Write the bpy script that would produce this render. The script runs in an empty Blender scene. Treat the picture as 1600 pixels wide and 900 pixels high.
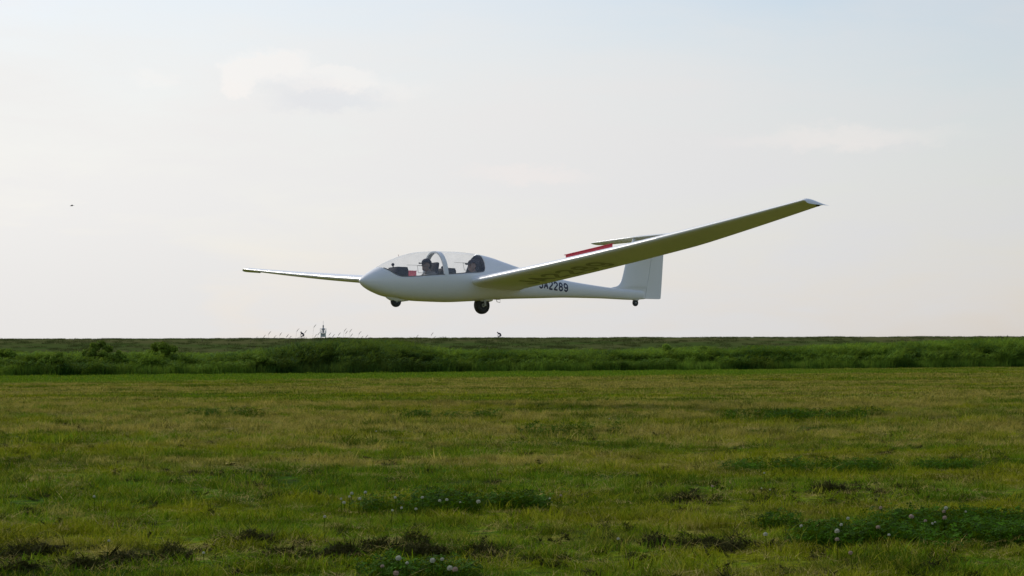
import bpy, bmesh, math, random
import numpy as np
from mathutils import Vector, Matrix, noise, Euler

random.seed(7)
rng = np.random.default_rng(7)
SC = bpy.context.scene
COL = SC.collection
R = math.radians

# ------------------------------------------------------------------ camera
cam = bpy.data.cameras.new('camera')
cam.sensor_width = 36.0
cam.lens = 61.17
cam.clip_start = 0.05
cam.clip_end = 20000
cam_ob = bpy.data.objects.new('camera', cam)
COL.objects.link(cam_ob)
cam_ob.location = (0, 0, 1.0)
cam_ob.rotation_euler = (R(92.2330), R(0.1431), 0)
SC.camera = cam_ob

# ------------------------------------------------------------------ view
SC.view_settings.view_transform = 'Standard'
SC.view_settings.look = 'None'
SC.view_settings.exposure = 0.0
SC.view_settings.gamma = 1.0
SC.view_settings.use_curve_mapping = False

# ------------------------------------------------------------------ sun and sky
SUN_AZ = -48.0      # degrees from straight ahead, negative = to the left
SUN_EL = 34.0
sd = Vector((math.sin(R(SUN_AZ)) * math.cos(R(SUN_EL)), math.cos(R(SUN_AZ)) * math.cos(R(SUN_EL)), math.sin(R(SUN_EL))))
sun = bpy.data.lights.new('sun', 'SUN')
sun.energy = 2.3
sun.angle = R(10)
sun.color = (1.0, 0.93, 0.82)
sun_ob = bpy.data.objects.new('sun', sun)
COL.objects.link(sun_ob)
sun_ob.rotation_euler = (-sd).to_track_quat('-Z', 'Y').to_euler()
sun_ob.location = (-40, 40, 40)


class NB:
    """small helper to write node trees"""
    def __init__(s, nt):
        s.nt = nt; s.N = nt.nodes; s.L = nt.links
    def n(s, typ, **kw):
        nd = s.N.new(typ)
        ins = kw.pop('i', {})
        for k, v in kw.items():
            setattr(nd, k, v)
        for k, v in ins.items():
            s.put(nd.inputs[k], v)
        return nd
    def put(s, sock, v):
        if hasattr(v, 'is_linked') or hasattr(v, 'links'):
            s.L.new(v, sock)
        else:
            if sock.type == 'RGBA' and isinstance(v, (tuple, list)) and len(v) == 3:
                v = (*v, 1)
            sock.default_value = v
    def m(s, op, a, b=0.0, c=None, clamp=False):
        nd = s.n('ShaderNodeMath', operation=op, use_clamp=clamp)
        s.put(nd.inputs[0], a); s.put(nd.inputs[1], b)
        if c is not None: s.put(nd.inputs[2], c)
        return nd.outputs[0]
    def mr(s, v, a, b, c=0.0, d=1.0, smooth=True):
        nd = s.n('ShaderNodeMapRange', interpolation_type='SMOOTHSTEP' if smooth else 'LINEAR')
        for k, x in enumerate((v, a, b, c, d)):
            s.put(nd.inputs[k], x)
        return nd.outputs[0]
    def mix(s, f, a, b, blend='MIX'):
        nd = s.n('ShaderNodeMix', data_type='RGBA', blend_type=blend)
        s.put(nd.inputs[0], f); s.put(nd.inputs[6], a); s.put(nd.inputs[7], b)
        return nd.outputs[2]
    def noise(s, vec, scale, detail=3, rough=0.55, dist=0.0, out=0):
        nd = s.n('ShaderNodeTexNoise', i={'Vector': vec, 'Scale': scale, 'Detail': detail, 'Roughness': rough, 'Distortion': dist})
        return nd.outputs[out]
    def vmul(s, v, t):
        nd = s.n('ShaderNodeVectorMath', operation='MULTIPLY'); s.put(nd.inputs[0], v); s.put(nd.inputs[1], t)
        return nd.outputs[0]
    def vadd(s, v, t):
        nd = s.n('ShaderNodeVectorMath', operation='ADD'); s.put(nd.inputs[0], v); s.put(nd.inputs[1], t)
        return nd.outputs[0]


world = bpy.data.worlds.new('World')
SC.world = world
world.use_nodes = True
wn = NB(world.node_tree)
wn.N.clear()
sky = wn.n('ShaderNodeTexSky', sky_type='NISHITA')
sky.sun_disc = False
sky.sun_elevation = R(SUN_EL)
sky.sun_rotation = R(SUN_AZ)
sky.altitude = 0
sky.air_density = 1.6
sky.dust_density = 0.8
sky.ozone_density = 2.5
tc = wn.n('ShaderNodeTexCoord')
dirv = tc.outputs['Generated']
sep = wn.n('ShaderNodeSeparateXYZ', i={0: dirv})
dx, dy, dz = sep.outputs
dp = wn.n('ShaderNodeVectorMath', operation='DOT_PRODUCT', i={0: dirv, 1: tuple(sd)}).outputs['Value']
# thin high overcast: densest near the horizon and on the sun's side of the sky
cl_n = wn.noise(wn.vmul(dirv, (3.0, 3.0, 11.0)), 1.0, 5, 0.55, 0.4)
cl_f = wn.noise(wn.vmul(dirv, (7.0, 7.0, 34.0)), 1.6, 6, 0.6, 0.5)
horiz = wn.mr(dz, 0.05, 0.32, 1.0, 0.0)
side = wn.mr(dp, -0.3, 0.95, 0.0, 1.0, smooth=False)
veil = wn.m('ADD', wn.m('MULTIPLY', horiz, 0.72), wn.m('MULTIPLY', side, 0.62))
veil = wn.m('ADD', veil, wn.m('MULTIPLY', wn.m('SUBTRACT', cl_n, 0.5), 0.95))
veil = wn.m('ADD', veil, wn.m('MULTIPLY', wn.m('SUBTRACT', cl_f, 0.5), 0.34))
veil = wn.mr(veil, 0.42, 1.16, 0.20, 0.985, smooth=False)
glow = wn.mr(dp, -0.25, 0.74, 0.0, 1.0, smooth=False)
low = wn.mr(dz, 0.0, 0.10, 1.0, 0.0)
vcol = wn.mix(glow, (0.34, 0.375, 0.44), (0.872, 0.860, 0.848))
vcol = wn.mix(wn.m('MULTIPLY', low, 0.35), vcol, (0.69, 0.675, 0.665))
# one small cumulus low over the field, cream on its sunlit rim, blue-grey in its own shade
az = wn.m('ARCTAN2', dx, dy)
hz = wn.m('SQRT', wn.m('ADD', wn.m('MULTIPLY', dx, dx), wn.m('MULTIPLY', dy, dy)))
el = wn.m('ARCTAN2', dz, hz)
dn = wn.noise(wn.vmul(dirv, (1, 1, 1.6)), 34.0, 8, 0.72, out=1)
dsep = wn.n('ShaderNodeSeparateColor', i={0: dn})
azd = wn.m('ADD', az, wn.m('MULTIPLY', wn.m('SUBTRACT', dsep.outputs[0], 0.5), 0.034))
eld = wn.m('ADD', el, wn.m('MULTIPLY', wn.m('SUBTRACT', dsep.outputs[1], 0.5), 0.028))
def blob(cx, cy, rx, ry, soft=1.0, a=None, e=None):
    a = a or azd; e = e or eld
    u = wn.m('DIVIDE', wn.m('SUBTRACT', a, cx), rx)
    v = wn.m('DIVIDE', wn.m('SUBTRACT', e, cy), ry)
    r = wn.m('SQRT', wn.m('ADD', wn.m('MULTIPLY', u, u), wn.m('MULTIPLY', v, v)))
    return wn.mr(r, 1.0 + soft * 0.5, 1.0 - soft * 0.5, 0.0, 1.0)
def union(*a):
    r = a[0]
    for b in a[1:]: r = wn.m('MAXIMUM', r, b)
    return r
bright = union(blob(-0.138, 0.1640, 0.022, 0.0100, 0.6), blob(-0.156, 0.1560, 0.011, 0.0100, 0.5),
               wn.m('MULTIPLY', blob(-0.104, 0.1575, 0.028, 0.0078, 0.5), 0.85), wn.m('MULTIPLY', blob(-0.075, 0.152, 0.025, 0.0050, 1.2), 0.4),
               wn.m('MULTIPLY', blob(-0.206, 0.157, 0.010, 0.0045, 1.2), 0.5))
shade = union(blob(-0.104, 0.1460, 0.030, 0.0070, 0.9), wn.m('MULTIPLY', blob(-0.124, 0.1535, 0.020, 0.0060, 1.2), 0.65))
faint = union(blob(0.190, 0.122, 0.050, 0.0050, 1.6), wn.m('MULTIPLY', blob(0.010, 0.104, 0.032, 0.0040, 1.4), 0.8),
              wn.m('MULTIPLY', blob(-0.29, 0.200, 0.05, 0.010, 1.8), 1.0))
vcol = wn.mix(wn.m('MULTIPLY', bright, 0.50), vcol, (1.0, 0.93, 0.88))
vcol = wn.mix(wn.m('MULTIPLY', shade, 0.42), vcol, (0.70, 0.72, 0.775))
vcol = wn.mix(wn.m('MULTIPLY', faint, 0.50), vcol, (0.90, 0.83, 0.80))
vf = wn.m('MAXIMUM', veil, wn.m('MULTIPLY', union(bright, shade, wn.m('MULTIPLY', faint, 0.6)), 0.85))
below = wn.mr(dz, -0.03, 0.0, 0.0, 1.0)
skyc = wn.mix(1.0, sky.outputs[0], (1.02, 0.965, 1.04), 'MULTIPLY')          # slight lavender tint on the clear sky, offsets cyan
bg_sky = wn.n('ShaderNodeBackground', i={'Color': skyc, 'Strength': 0.13})
bg_veil = wn.n('ShaderNodeBackground', i={'Color': vcol, 'Strength': 1.0})
mx = wn.n('ShaderNodeMixShader', i={0: vf, 1: bg_sky.outputs[0], 2: bg_veil.outputs[0]})
wo = wn.n('ShaderNodeOutputWorld', i={'Surface': mx.outputs[0]})


# ------------------------------------------------------------------ tagging helpers
def tag(o, label=None, cat=None, group=None, kind=None):
    if label: o['label'] = label
    if cat: o['category'] = cat
    if group: o['group'] = group
    if kind: o['kind'] = kind
    return o

def empty(name, loc=(0, 0, 0), rot=(0, 0, 0)):
    o = bpy.data.objects.new(name, None)
    o.empty_display_size = 0.2
    COL.objects.link(o)
    o.location = loc; o.rotation_euler = rot
    return o

def mesh_ob(name, verts, faces, mat, parent=None, smooth=True, weld=0.0, auto=None):
    me = bpy.data.meshes.new(name)
    me.from_pydata([tuple(v) for v in verts], [], faces)
    if weld:
        bm = bmesh.new(); bm.from_mesh(me)
        bmesh.ops.remove_doubles(bm, verts=bm.verts, dist=weld)
        bmesh.ops.recalc_face_normals(bm, faces=bm.faces)
        bm.to_mesh(me); bm.free()
    me.materials.append(mat)
    if smooth:
        me.polygons.foreach_set('use_smooth', [True] * len(me.polygons))
        if auto is not None:
            me.set_sharp_from_angle(angle=R(auto))
    o = bpy.data.objects.new(name, me)
    COL.objects.link(o)
    if parent: o.parent = parent
    return o

def bm_ob(name, bm, mat, parent=None, smooth=True, auto=35):
    me = bpy.data.meshes.new(name)
    bmesh.ops.recalc_face_normals(bm, faces=bm.faces)
    bm.to_mesh(me); bm.free()
    me.materials.append(mat)
    if smooth:
        me.polygons.foreach_set('use_smooth', [True] * len(me.polygons))
        if auto is not None: me.set_sharp_from_angle(angle=R(auto))
    o = bpy.data.objects.new(name, me)
    COL.objects.link(o)
    if parent: o.parent = parent
    return o

def add_box(bm, c, s, rot=None, bev=0.0):
    r = bmesh.ops.create_cube(bm, size=1.0)
    M = Matrix.Translation(c) @ (rot.to_matrix().to_4x4() if rot else Matrix()) @ Matrix.Diagonal((*s, 1))
    bmesh.ops.transform(bm, matrix=M, verts=r['verts'])
    if bev:
        es = list({e for v in r['verts'] for e in v.link_edges})
        bmesh.ops.bevel(bm, geom=es, offset=bev, segments=2, profile=0.6, affect='EDGES')

def add_ell(bm, c, s, seg=16, rings=10, rot=None):
    r = bmesh.ops.create_uvsphere(bm, u_segments=seg, v_segments=rings, radius=1.0)
    M = Matrix.Translation(c) @ (rot.to_matrix().to_4x4() if rot else Matrix()) @ Matrix.Diagonal((*s, 1))
    bmesh.ops.transform(bm, matrix=M, verts=r['verts'])

def add_tube(bm, pts, radii, seg=8, cap=True):
    pts = [Vector(p) for p in pts]
    if not hasattr(radii, '__len__'): radii = [radii] * len(pts)
    rings = []
    up = Vector((0, 0, 1))
    for i, p in enumerate(pts):
        d = (pts[min(i + 1, len(pts) - 1)] - pts[max(i - 1, 0)]).normalized()
        a = d.cross(up)
        if a.length < 1e-3: a = d.cross(Vector((1, 0, 0)))
        a.normalize(); b = d.cross(a).normalized()
        rings.append([bm.verts.new(p + radii[i] * (a * math.cos(2 * math.pi * k / seg) + b * math.sin(2 * math.pi * k / seg))) for k in range(seg)])
    for i in range(len(rings) - 1):
        for k in range(seg):
            bm.faces.new((rings[i][k], rings[i][(k + 1) % seg], rings[i + 1][(k + 1) % seg], rings[i + 1][k]))
    if cap:
        bm.faces.new(rings[0]); bm.faces.new(list(reversed(rings[-1])))

def add_lathe_y(bm, c, prof, seg=32):
    """revolve (r, y) profile round the Y axis through c"""
    c = Vector(c); rings = []
    for r, y in prof:
        rings.append([bm.verts.new(c + Vector((r * math.cos(2 * math.pi * k / seg), y, r * math.sin(2 * math.pi * k / seg)))) for k in range(seg)])
    for i in range(len(rings) - 1):
        for k in range(seg):
            bm.faces.new((rings[i][k], rings[i][(k + 1) % seg], rings[i + 1][(k + 1) % seg], rings[i + 1][k]))
    for r in (rings[0], rings[-1]):
        bm.faces.new(r)


# ------------------------------------------------------------------ materials
MAT = {}
def mat_simple(name, col, rough=0.5, coat=0.0, metal=0.0, var=0.06, nscale=6.0, bump=0.0, bscale=60.0, spec=0.5):
    m = bpy.data.materials.new(name); m.use_nodes = True
    b = NB(m.node_tree)
    p = m.node_tree.nodes['Principled BSDF']
    tcn = b.n('ShaderNodeTexCoord')
    nz = b.noise(tcn.outputs['Object'], nscale, 4, 0.6)
    hi = tuple(min(1, c * (1 + var)) for c in col); lo = tuple(c * (1 - var) for c in col)
    b.put(p.inputs['Base Color'], b.mix(nz, lo, hi))
    b.put(p.inputs['Roughness'], b.mr(nz, 0.2, 0.8, rough * 0.85, min(1, rough * 1.15)))
    p.inputs['Metallic'].default_value = metal
    p.inputs['Coat Weight'].default_value = coat
    p.inputs['Coat Roughness'].default_value = 0.06
    p.inputs['Specular IOR Level'].default_value = spec
    if bump:
        bn = b.noise(tcn.outputs['Object'], bscale, 3, 0.6)
        bp = b.n('ShaderNodeBump', i={'Strength': bump, 'Distance': 0.004, 'Height': bn})
        b.put(p.inputs['Normal'], bp.outputs[0])
    MAT[name] = m
    return m

def mat_gel():
    m = bpy.data.materials.new('white_gelcoat'); m.use_nodes = True
    b = NB(m.node_tree)
    p = m.node_tree.nodes['Principled BSDF']
    tcn = b.n('ShaderNodeTexCoord')
    n1 = b.noise(tcn.outputs['Object'], 1.3, 4, 0.6)
    n2 = b.noise(b.vmul(tcn.outputs['Object'], (1.0, 6.0, 6.0)), 4.0, 5, 0.65)
    c = b.mix(n1, (0.74, 0.75, 0.755), (0.80, 0.805, 0.80))
    c = b.mix(b.mr(n2, 0.58, 0.80, 0.0, 0.35), c, (0.62, 0.62, 0.59))
    b.put(p.inputs['Base Color'], c)
    b.put(p.inputs['Roughness'], b.mr(n2, 0.3, 0.75, 0.30, 0.42))
    p.inputs['Coat Weight'].default_value = 0.15
    p.inputs['Coat Roughness'].default_value = 0.15
    bn = b.noise(tcn.outputs['Object'], 2.2, 2, 0.5)
    bp = b.n('ShaderNodeBump', i={'Strength': 0.12, 'Distance': 0.01, 'Height': bn})
    b.put(p.inputs['Normal'], bp.outputs[0])
    MAT['gel'] = m
mat_gel()
mat_simple('black_rubber', (0.018, 0.018, 0.02), 0.75, bump=0.4, bscale=90)
mat_simple('wheel_rim', (0.34, 0.35, 0.33), 0.45, metal=0.3)
mat_simple('dark_trim', (0.022, 0.022, 0.03), 0.7)
mat_simple('cockpit_grey', (0.16, 0.16, 0.17), 0.75)
mat_simple('seat_cloth', (0.030, 0.030, 0.045), 0.9, bump=0.3)
mat_simple('navy_paint', (0.020, 0.025, 0.07), 0.45)
mat_simple('underwing_paint', (0.33, 0.33, 0.34), 0.45)  # grey of the underwing letters, low contrast against the gelcoat
mat_simple('red_paint', (0.50, 0.010, 0.045), 0.42, coat=0.2)
mat_simple('metal', (0.45, 0.45, 0.45), 0.35, metal=0.8)
mat_simple('skin', (0.27, 0.17, 0.13), 0.6, var=0.08)
mat_simple('cap_cloth', (0.035, 0.03, 0.04), 0.9)
mat_simple('shirt_cloth', (0.20, 0.18, 0.17), 0.9)
mat_simple('dark_shirt', (0.035, 0.03, 0.055), 0.9)
mat_simple('hair', (0.02, 0.015, 0.012), 0.7)
mat_simple('seal', (0.20, 0.20, 0.21), 0.7)
mat_simple('tower_grey', (0.30, 0.29, 0.31), 0.7)  # grey lightened to put distance haze into the tower's colour
mat_simple('tower_white', (0.7, 0.7, 0.7), 0.7)
mat_simple('bird_dark', (0.05, 0.05, 0.05), 0.8)

def mat_glass():
    m = bpy.data.materials.new('canopy_glass'); m.use_nodes = True
    b = NB(m.node_tree); b.N.clear()
    tr = b.n('ShaderNodeBsdfTransparent', i={'Color': (0.955, 0.965, 0.975)})
    gl = b.n('ShaderNodeBsdfGlossy', i={'Color': (1, 1, 1), 'Roughness': 0.03})
    lw = b.n('ShaderNodeLayerWeight', i={'Blend': 0.5})
    fr = b.m('ADD', b.m('MULTIPLY', b.m('POWER', lw.outputs['Facing'], 5.0), 0.5), 0.035)
    ms = b.n('ShaderNodeMixShader', i={0: fr, 1: tr.outputs[0], 2: gl.outputs[0]})
    df = b.n('ShaderNodeBsdfDiffuse', i={'Color': (0.8, 0.8, 0.82)})
    nz = b.noise(b.n('ShaderNodeTexCoord').outputs['Object'], 5.0, 4, 0.6)
    dm = b.n('ShaderNodeMixShader', i={0: b.mr(nz, 0.3, 0.7, 0.03, 0.09), 1: ms.outputs[0], 2: df.outputs[0]})      # dust film, added to haze and lighten the view inside
    b.n('ShaderNodeOutputMaterial', i={'Surface': dm.outputs[0]})
    MAT['glass'] = m
mat_glass()


# ------------------------------------------------------------------ the field edge line, shared by shaders and python
EX, EY, ES = 0.0, 109.0, 0.70                    # reed belt front: y = 109 + 0.7 x
def edge_d(x, y):                                # metres in front of the reed belt
    return (EY + ES * x - y) / math.sqrt(1 + ES * ES)

def turf_nodes(b, pos):
    """base turf colour by place on the field: green, yellow green, straw, lush patches"""
    p = pos
    n1 = b.noise(b.vmul(p, (0.05, 0.13, 0.0)), 1.0, 8, 0.72, 0.6)
    n2 = b.noise(b.vadd(b.vmul(p, (0.35, 0.70, 0.0)), (5.0, 3.0, 0.0)), 1.0, 7, 0.70, 0.4)
    n3 = b.noise(b.vmul(p, (3.2, 3.2, 0.0)), 1.0, 5, 0.70)
    n4 = b.noise(b.vadd(b.vmul(p, (0.20, 0.40, 0.0)), (31.0, 7.0, 0.0)), 1.0, 6, 0.66, 0.3)
    s = b.n('ShaderNodeSeparateXYZ', i={0: p})
    x, y = s.outputs[0], s.outputs[1]
    far = b.mr(y, 11.0, 24.0, 0.0, 1.0)
    t = b.m('ADD', b.m('MULTIPLY', n1, 0.8), b.m('MULTIPLY', n2, 0.5))
    t = b.m('ADD', t, b.m('MULTIPLY', n3, 0.25))
    t = b.m('ADD', t, b.m('SUBTRACT', b.m('MULTIPLY', far, 0.095), 0.020))
    rows = b.noise(b.vmul(b.vadd(p, (0.0, 13.0, 0.0)), (0.045, 0.42, 0.0)), 1.0, 4, 0.6, 0.5)     # rows left by the mower
    t = b.m('ADD', t, b.m('MULTIPLY', b.m('SUBTRACT', rows, 0.5), b.m('ADD', 0.12, b.m('MULTIPLY', far, 0.38))))
    straw = b.mr(t, 0.805, 0.875, 0.0, 1.0)
    green = b.mix(n3, (0.052, 0.142, 0.004), (0.150, 0.275, 0.007))
    yel = b.mix(n2, (0.140, 0.200, 0.004), (0.290, 0.285, 0.007))
    c = b.mix(b.mr(n4, 0.44, 0.58, 0.0, 1.0), green, yel)
    tan = b.mix(b.mr(n3, 0.3, 0.7), (0.270, 0.220, 0.038), (0.480, 0.400, 0.115))
    c = b.mix(b.m('MULTIPLY', straw, 0.92), c, tan)
    lush = b.mr(b.m('ADD', b.m('MULTIPLY', n2, 0.6), b.m('MULTIPLY', n4, 0.4)), 0.470, 0.430, 0.0, 1.0)
    c = b.mix(b.m('MULTIPLY', lush, 0.9), c, (0.026, 0.092, 0.001))
    brown = b.mr(b.noise(b.vadd(b.vmul(p, (0.5, 1.0, 0.0)), (11.0, 47.0, 0.0)), 1.0, 6, 0.7), 0.60, 0.69, 0.0, 0.6)
    c = b.mix(brown, c, (0.100, 0.070, 0.022))
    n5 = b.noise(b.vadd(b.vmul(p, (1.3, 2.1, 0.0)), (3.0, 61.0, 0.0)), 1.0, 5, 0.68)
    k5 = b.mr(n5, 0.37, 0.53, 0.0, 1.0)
    c = b.mix(b.m('MULTIPLY', b.m('SUBTRACT', 1.0, k5), 0.80), c, b.mix(n3, (0.010, 0.038, 0.001), (0.050, 0.075, 0.002)))  # random dark mottle; shade between the grass is put into the colour
    # an unmown bright green strip runs along the reeds
    d = b.m('DIVIDE', b.m('SUBTRACT', b.m('ADD', b.m('MULTIPLY', x, ES), EY), y), math.sqrt(1 + ES * ES))
    d = b.m('ADD', d, b.m('MULTIPLY', b.m('SUBTRACT', n2, 0.5), 6.0))
    strip = b.mr(d, 22.0, 26.0, 1.0, 0.0)
    strip = b.m('MULTIPLY', strip, b.mr(x, 12.0, 30.0, 1.0, 0.25))
    c = b.mix(b.m('MULTIPLY', strip, 0.95), c, b.mix(n3, (0.065, 0.165, 0.004), (0.115, 0.235, 0.010)))
    return c

def mat_ground():
    m = bpy.data.materials.new('turf_ground'); m.use_nodes = True
    b = NB(m.node_tree); p = m.node_tree.nodes['Principled BSDF']
    g = b.n('ShaderNodeNewGeometry')
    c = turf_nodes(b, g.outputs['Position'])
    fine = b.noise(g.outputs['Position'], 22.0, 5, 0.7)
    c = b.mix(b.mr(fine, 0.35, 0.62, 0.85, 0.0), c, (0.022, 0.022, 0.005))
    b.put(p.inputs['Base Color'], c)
    p.inputs['Roughness'].default_value = 0.95
    p.inputs['Specular IOR Level'].default_value = 0.02
    bp = b.n('ShaderNodeBump', i={'Strength': 0.8, 'Distance': 0.03, 'Height': fine})
    b.put(p.inputs['Normal'], bp.outputs[0])
    MAT['ground'] = m
mat_ground()

def mat_leaf(name, colnode, trans=0.35, rough=0.75, spec=0.06):
    """leaf material: colnode(b) gives the colour"""
    m = bpy.data.materials.new(name); m.use_nodes = True
    b = NB(m.node_tree); p = m.node_tree.nodes['Principled BSDF']
    out = [n for n in b.N if n.type == 'OUTPUT_MATERIAL'][0]
    c = colnode(b)
    b.put(p.inputs['Base Color'], c)
    p.inputs['Roughness'].default_value = rough
    p.inputs['Specular IOR Level'].default_value = spec
    t = b.n('ShaderNodeBsdfTranslucent', i={'Color': b.mix(0.3, c, (0.20, 0.22, 0.01), 'MIX')})
    ms = b.n('ShaderNodeMixShader', i={0: trans, 1: p.outputs[0], 2: t.outputs[0]})
    b.put(out.inputs['Surface'], ms.outputs[0])
    MAT[name] = m

def tinted(b, c, amt=0.5):
    a = b.n('ShaderNodeAttribute', attribute_name='tint')
    oi = b.n('ShaderNodeObjectInfo')
    v = b.m('ADD', b.m('MULTIPLY', a.outputs['Fac'], 0.7), b.m('MULTIPLY', oi.outputs['Random'], 0.3))
    k = b.mr(v, 0.0, 1.0, 1.0 - amt, 1.0 + amt, smooth=False)
    cc = b.n('ShaderNodeCombineXYZ', i={0: k, 1: k, 2: k})
    return b.mix(1.0, c, cc.outputs[0], 'MULTIPLY')

def turf_leaf(b):
    g = b.n('ShaderNodeNewGeometry')
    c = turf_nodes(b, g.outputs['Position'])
    a = b.n('ShaderNodeAttribute', attribute_name='tint')
    dead = b.mr(a.outputs['Fac'], 0.80, 0.84, 0.0, 1.0)
    c = b.mix(b.m('MULTIPLY', dead, 0.45), c, (0.26, 0.20, 0.03))
    return tinted(b, c, 0.75)
mat_leaf('turf_leaf', turf_leaf, 0.38)
mat_leaf('straw', lambda b: tinted(b, (0.38, 0.30, 0.09), 0.5), 0.2)
mat_leaf('clover_leaf', lambda b: tinted(b, (0.040, 0.108, 0.001), 0.85), 0.22)
mat_leaf('dead_clump', lambda b: tinted(b, (0.042, 0.042, 0.010), 0.9), 0.05, 0.9)
def reed_col(b):
    g = b.n('ShaderNodeNewGeometry')
    n = b.noise(b.vmul(g.outputs['Position'], (0.20, 0.12, 0.35)), 1.0, 5, 0.65, 0.3)
    n2 = b.noise(b.vmul(g.outputs['Position'], (0.9, 0.9, 0.5)), 1.0, 3, 0.6)
    c = b.mix(b.mr(n, 0.35, 0.62), (0.032, 0.096, 0.012), (0.155, 0.265, 0.030))
    c = b.mix(b.mr(n2, 0.5, 0.75, 0.0, 0.6), c, (0.170, 0.210, 0.035))
    sx_ = b.n('ShaderNodeSeparateXYZ', i={0: g.outputs['Position']})
    stand = b.m('MULTIPLY', b.mr(sx_.outputs[0], -15.5, -12.0), b.mr(sx_.outputs[0], -7.0, -3.5, 1.0, 0.0))
    c = b.mix(b.m('MULTIPLY', stand, 0.6), c, (0.030, 0.072, 0.020))      # an older, darker stand of reeds
    return tinted(b, c, 0.5)
mat_leaf('reed_leaf', reed_col, 0.38)
mat_leaf('reed_plume', lambda b: tinted(b, (0.16, 0.13, 0.10), 0.3), 0.2, 0.9)
mat_leaf('bush_leaf', lambda b: tinted(b, (0.170, 0.250, 0.030), 0.6), 0.25)
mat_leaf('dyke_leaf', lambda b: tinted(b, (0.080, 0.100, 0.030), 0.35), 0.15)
def mat_dyke():
    m = bpy.data.materials.new('dyke_grass'); m.use_nodes = True
    b = NB(m.node_tree); p = m.node_tree.nodes['Principled BSDF']
    g = b.n('ShaderNodeNewGeometry')
    n = b.noise(b.vmul(g.outputs['Position'], (0.05, 0.25, 0.6)), 1.0, 6, 0.65)
    n2 = b.noise(g.outputs['Position'], 1.4, 5, 0.7)
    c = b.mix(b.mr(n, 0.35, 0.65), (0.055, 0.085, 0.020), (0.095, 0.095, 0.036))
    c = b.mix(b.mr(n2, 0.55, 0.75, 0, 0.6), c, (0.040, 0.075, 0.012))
    b.put(p.inputs['Base Color'], c)
    p.inputs['Roughness'].default_value = 1.0
    p.inputs['Specular IOR Level'].default_value = 0.0
    bp = b.n('ShaderNodeBump', i={'Strength': 0.5, 'Distance': 0.1, 'Height': n2})
    b.put(p.inputs['Normal'], bp.outputs[0])
    MAT['dyke'] = m
mat_dyke()


# ------------------------------------------------------------------ ground, dyke
def ground_z(x, y):
    a = noise.noise(Vector((x * 0.35, y * 0.35, 3.1))) * 0.020 + noise.noise(Vector((x * 1.3, y * 1.3, 9.2))) * 0.022 + noise.noise(Vector((x * 4.1, y * 4.1, 5.0))) * 0.014
    return a - 0.02

def axis_vals(fine, coarse):
    return sorted(set(fine) | set(coarse))
xs = sorted(set([round(v, 2) for v in np.arange(-7, 7.01, 0.14)] + [-9, -12, -16, -22, -30, -45, -70, -120, -250, -700, -2500, -8000, 9, 12, 16, 22, 30, 45, 70, 120, 250, 700, 2500, 8000]))
ys = sorted(set([round(v, 2) for v in np.arange(4, 22.01, 0.14)] + [-8000, -2000, -500, -100, -30, -10, 0, 2, 23, 24.5, 26, 28, 30, 33, 36, 40, 45, 50, 57, 65, 75, 88, 100, 120, 150, 200, 262, 272, 280, 288, 294, 298, 304, 312, 330, 420, 700, 1500, 8000]))
def dyke_h(y):
    pts = [(264, 0), (272, 0.35), (296, 3.95), (299, 4.08), (303, 4.02), (306, 3.7), (324, 0.3), (332, 0)]
    if y <= 264 or y >= 332: return 0.0
    return float(np.interp(y, [p[0] for p in pts], [p[1] for p in pts]))
gv = []; gf = []
for y in ys:
    for x in xs:
        gv.append((x, y, ground_z(x, y) if abs(x) < 200 and -20 < y < 200 else -0.02))
nx = len(xs)
for j in range(len(ys) - 1):
    for i in range(nx - 1):
        gf.append((j * nx + i, j * nx + i + 1, (j + 1) * nx + i + 1, (j + 1) * nx + i))
tag(mesh_ob('ground', gv, gf, MAT['ground']), kind='structure')
dv = []; df = []
dxs = np.concatenate([np.arange(-420, -140, 20), np.arange(-140, 140, 1.2), np.arange(140, 440, 20)])
dys = [262, 268, 274, 280, 286, 291, 295, 297, 299, 301, 303, 306, 314, 324, 333]
for y in dys:
    for x in dxs:
        z = dyke_h(y)
        if z > 0: z += noise.noise(Vector((x * 0.07, y * 0.2, 1))) * 0.06 + noise.noise(Vector((x * 0.6, y * 0.4, 4))) * 0.05
        dv.append((x, y, z - 0.05))
for j in range(len(dys) - 1):
    for i in range(len(dxs) - 1):
        n_ = len(dxs)
        df.append((j * n_ + i, j * n_ + i + 1, (j + 1) * n_ + i + 1, (j + 1) * n_ + i))
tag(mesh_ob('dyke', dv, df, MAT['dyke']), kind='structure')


# ------------------------------------------------------------------ plant tuft sources (kept out of the scene, used as instances)
def blades(n, rad, hmin, hmax, w, lean, seg=3, wind=(0, 0), curl=0.5, tintr=(0, 1), flat=0.0):
    V = []; F = []; T = []
    for _ in range(n):
        r = rad * math.sqrt(rng.random()); a = rng.random() * 6.283
        bx, by = r * math.cos(a), r * math.sin(a)
        h = hmin + (hmax - hmin) * rng.random() ** 1.3
        la = rng.random() * 6.283; l = lean * rng.random() * h
        lx, ly = l * math.cos(la) + wind[0] * h, l * math.sin(la) + wind[1] * h
        wa = rng.random() * 6.283; wx, wy = math.cos(wa) * w / 2, math.sin(wa) * w / 2
        t = tintr[0] + (tintr[1] - tintr[0]) * rng.random()
        base = len(V)
        for k in range(seg + 1):
            s = k / seg
            cx = bx + lx * s ** (1 + curl); cy = by + ly * s ** (1 + curl)
            cz = h * (1 - flat) * (s - 0.25 * curl * s * s)
            ww = (1 - s) ** 0.6 if k < seg else 0
            if k < seg:
                V += [(cx - wx * ww, cy - wy * ww, cz), (cx + wx * ww, cy + wy * ww, cz)]; T += [t, t]
            else:
                V.append((cx, cy, cz)); T.append(t)
        for k in range(seg - 1):
            i = base + 2 * k; F.append((i, i + 1, i + 3, i + 2))
        i = base + 2 * (seg - 1); F.append((i, i + 1, i + 2))
    return V, F, T

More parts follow.
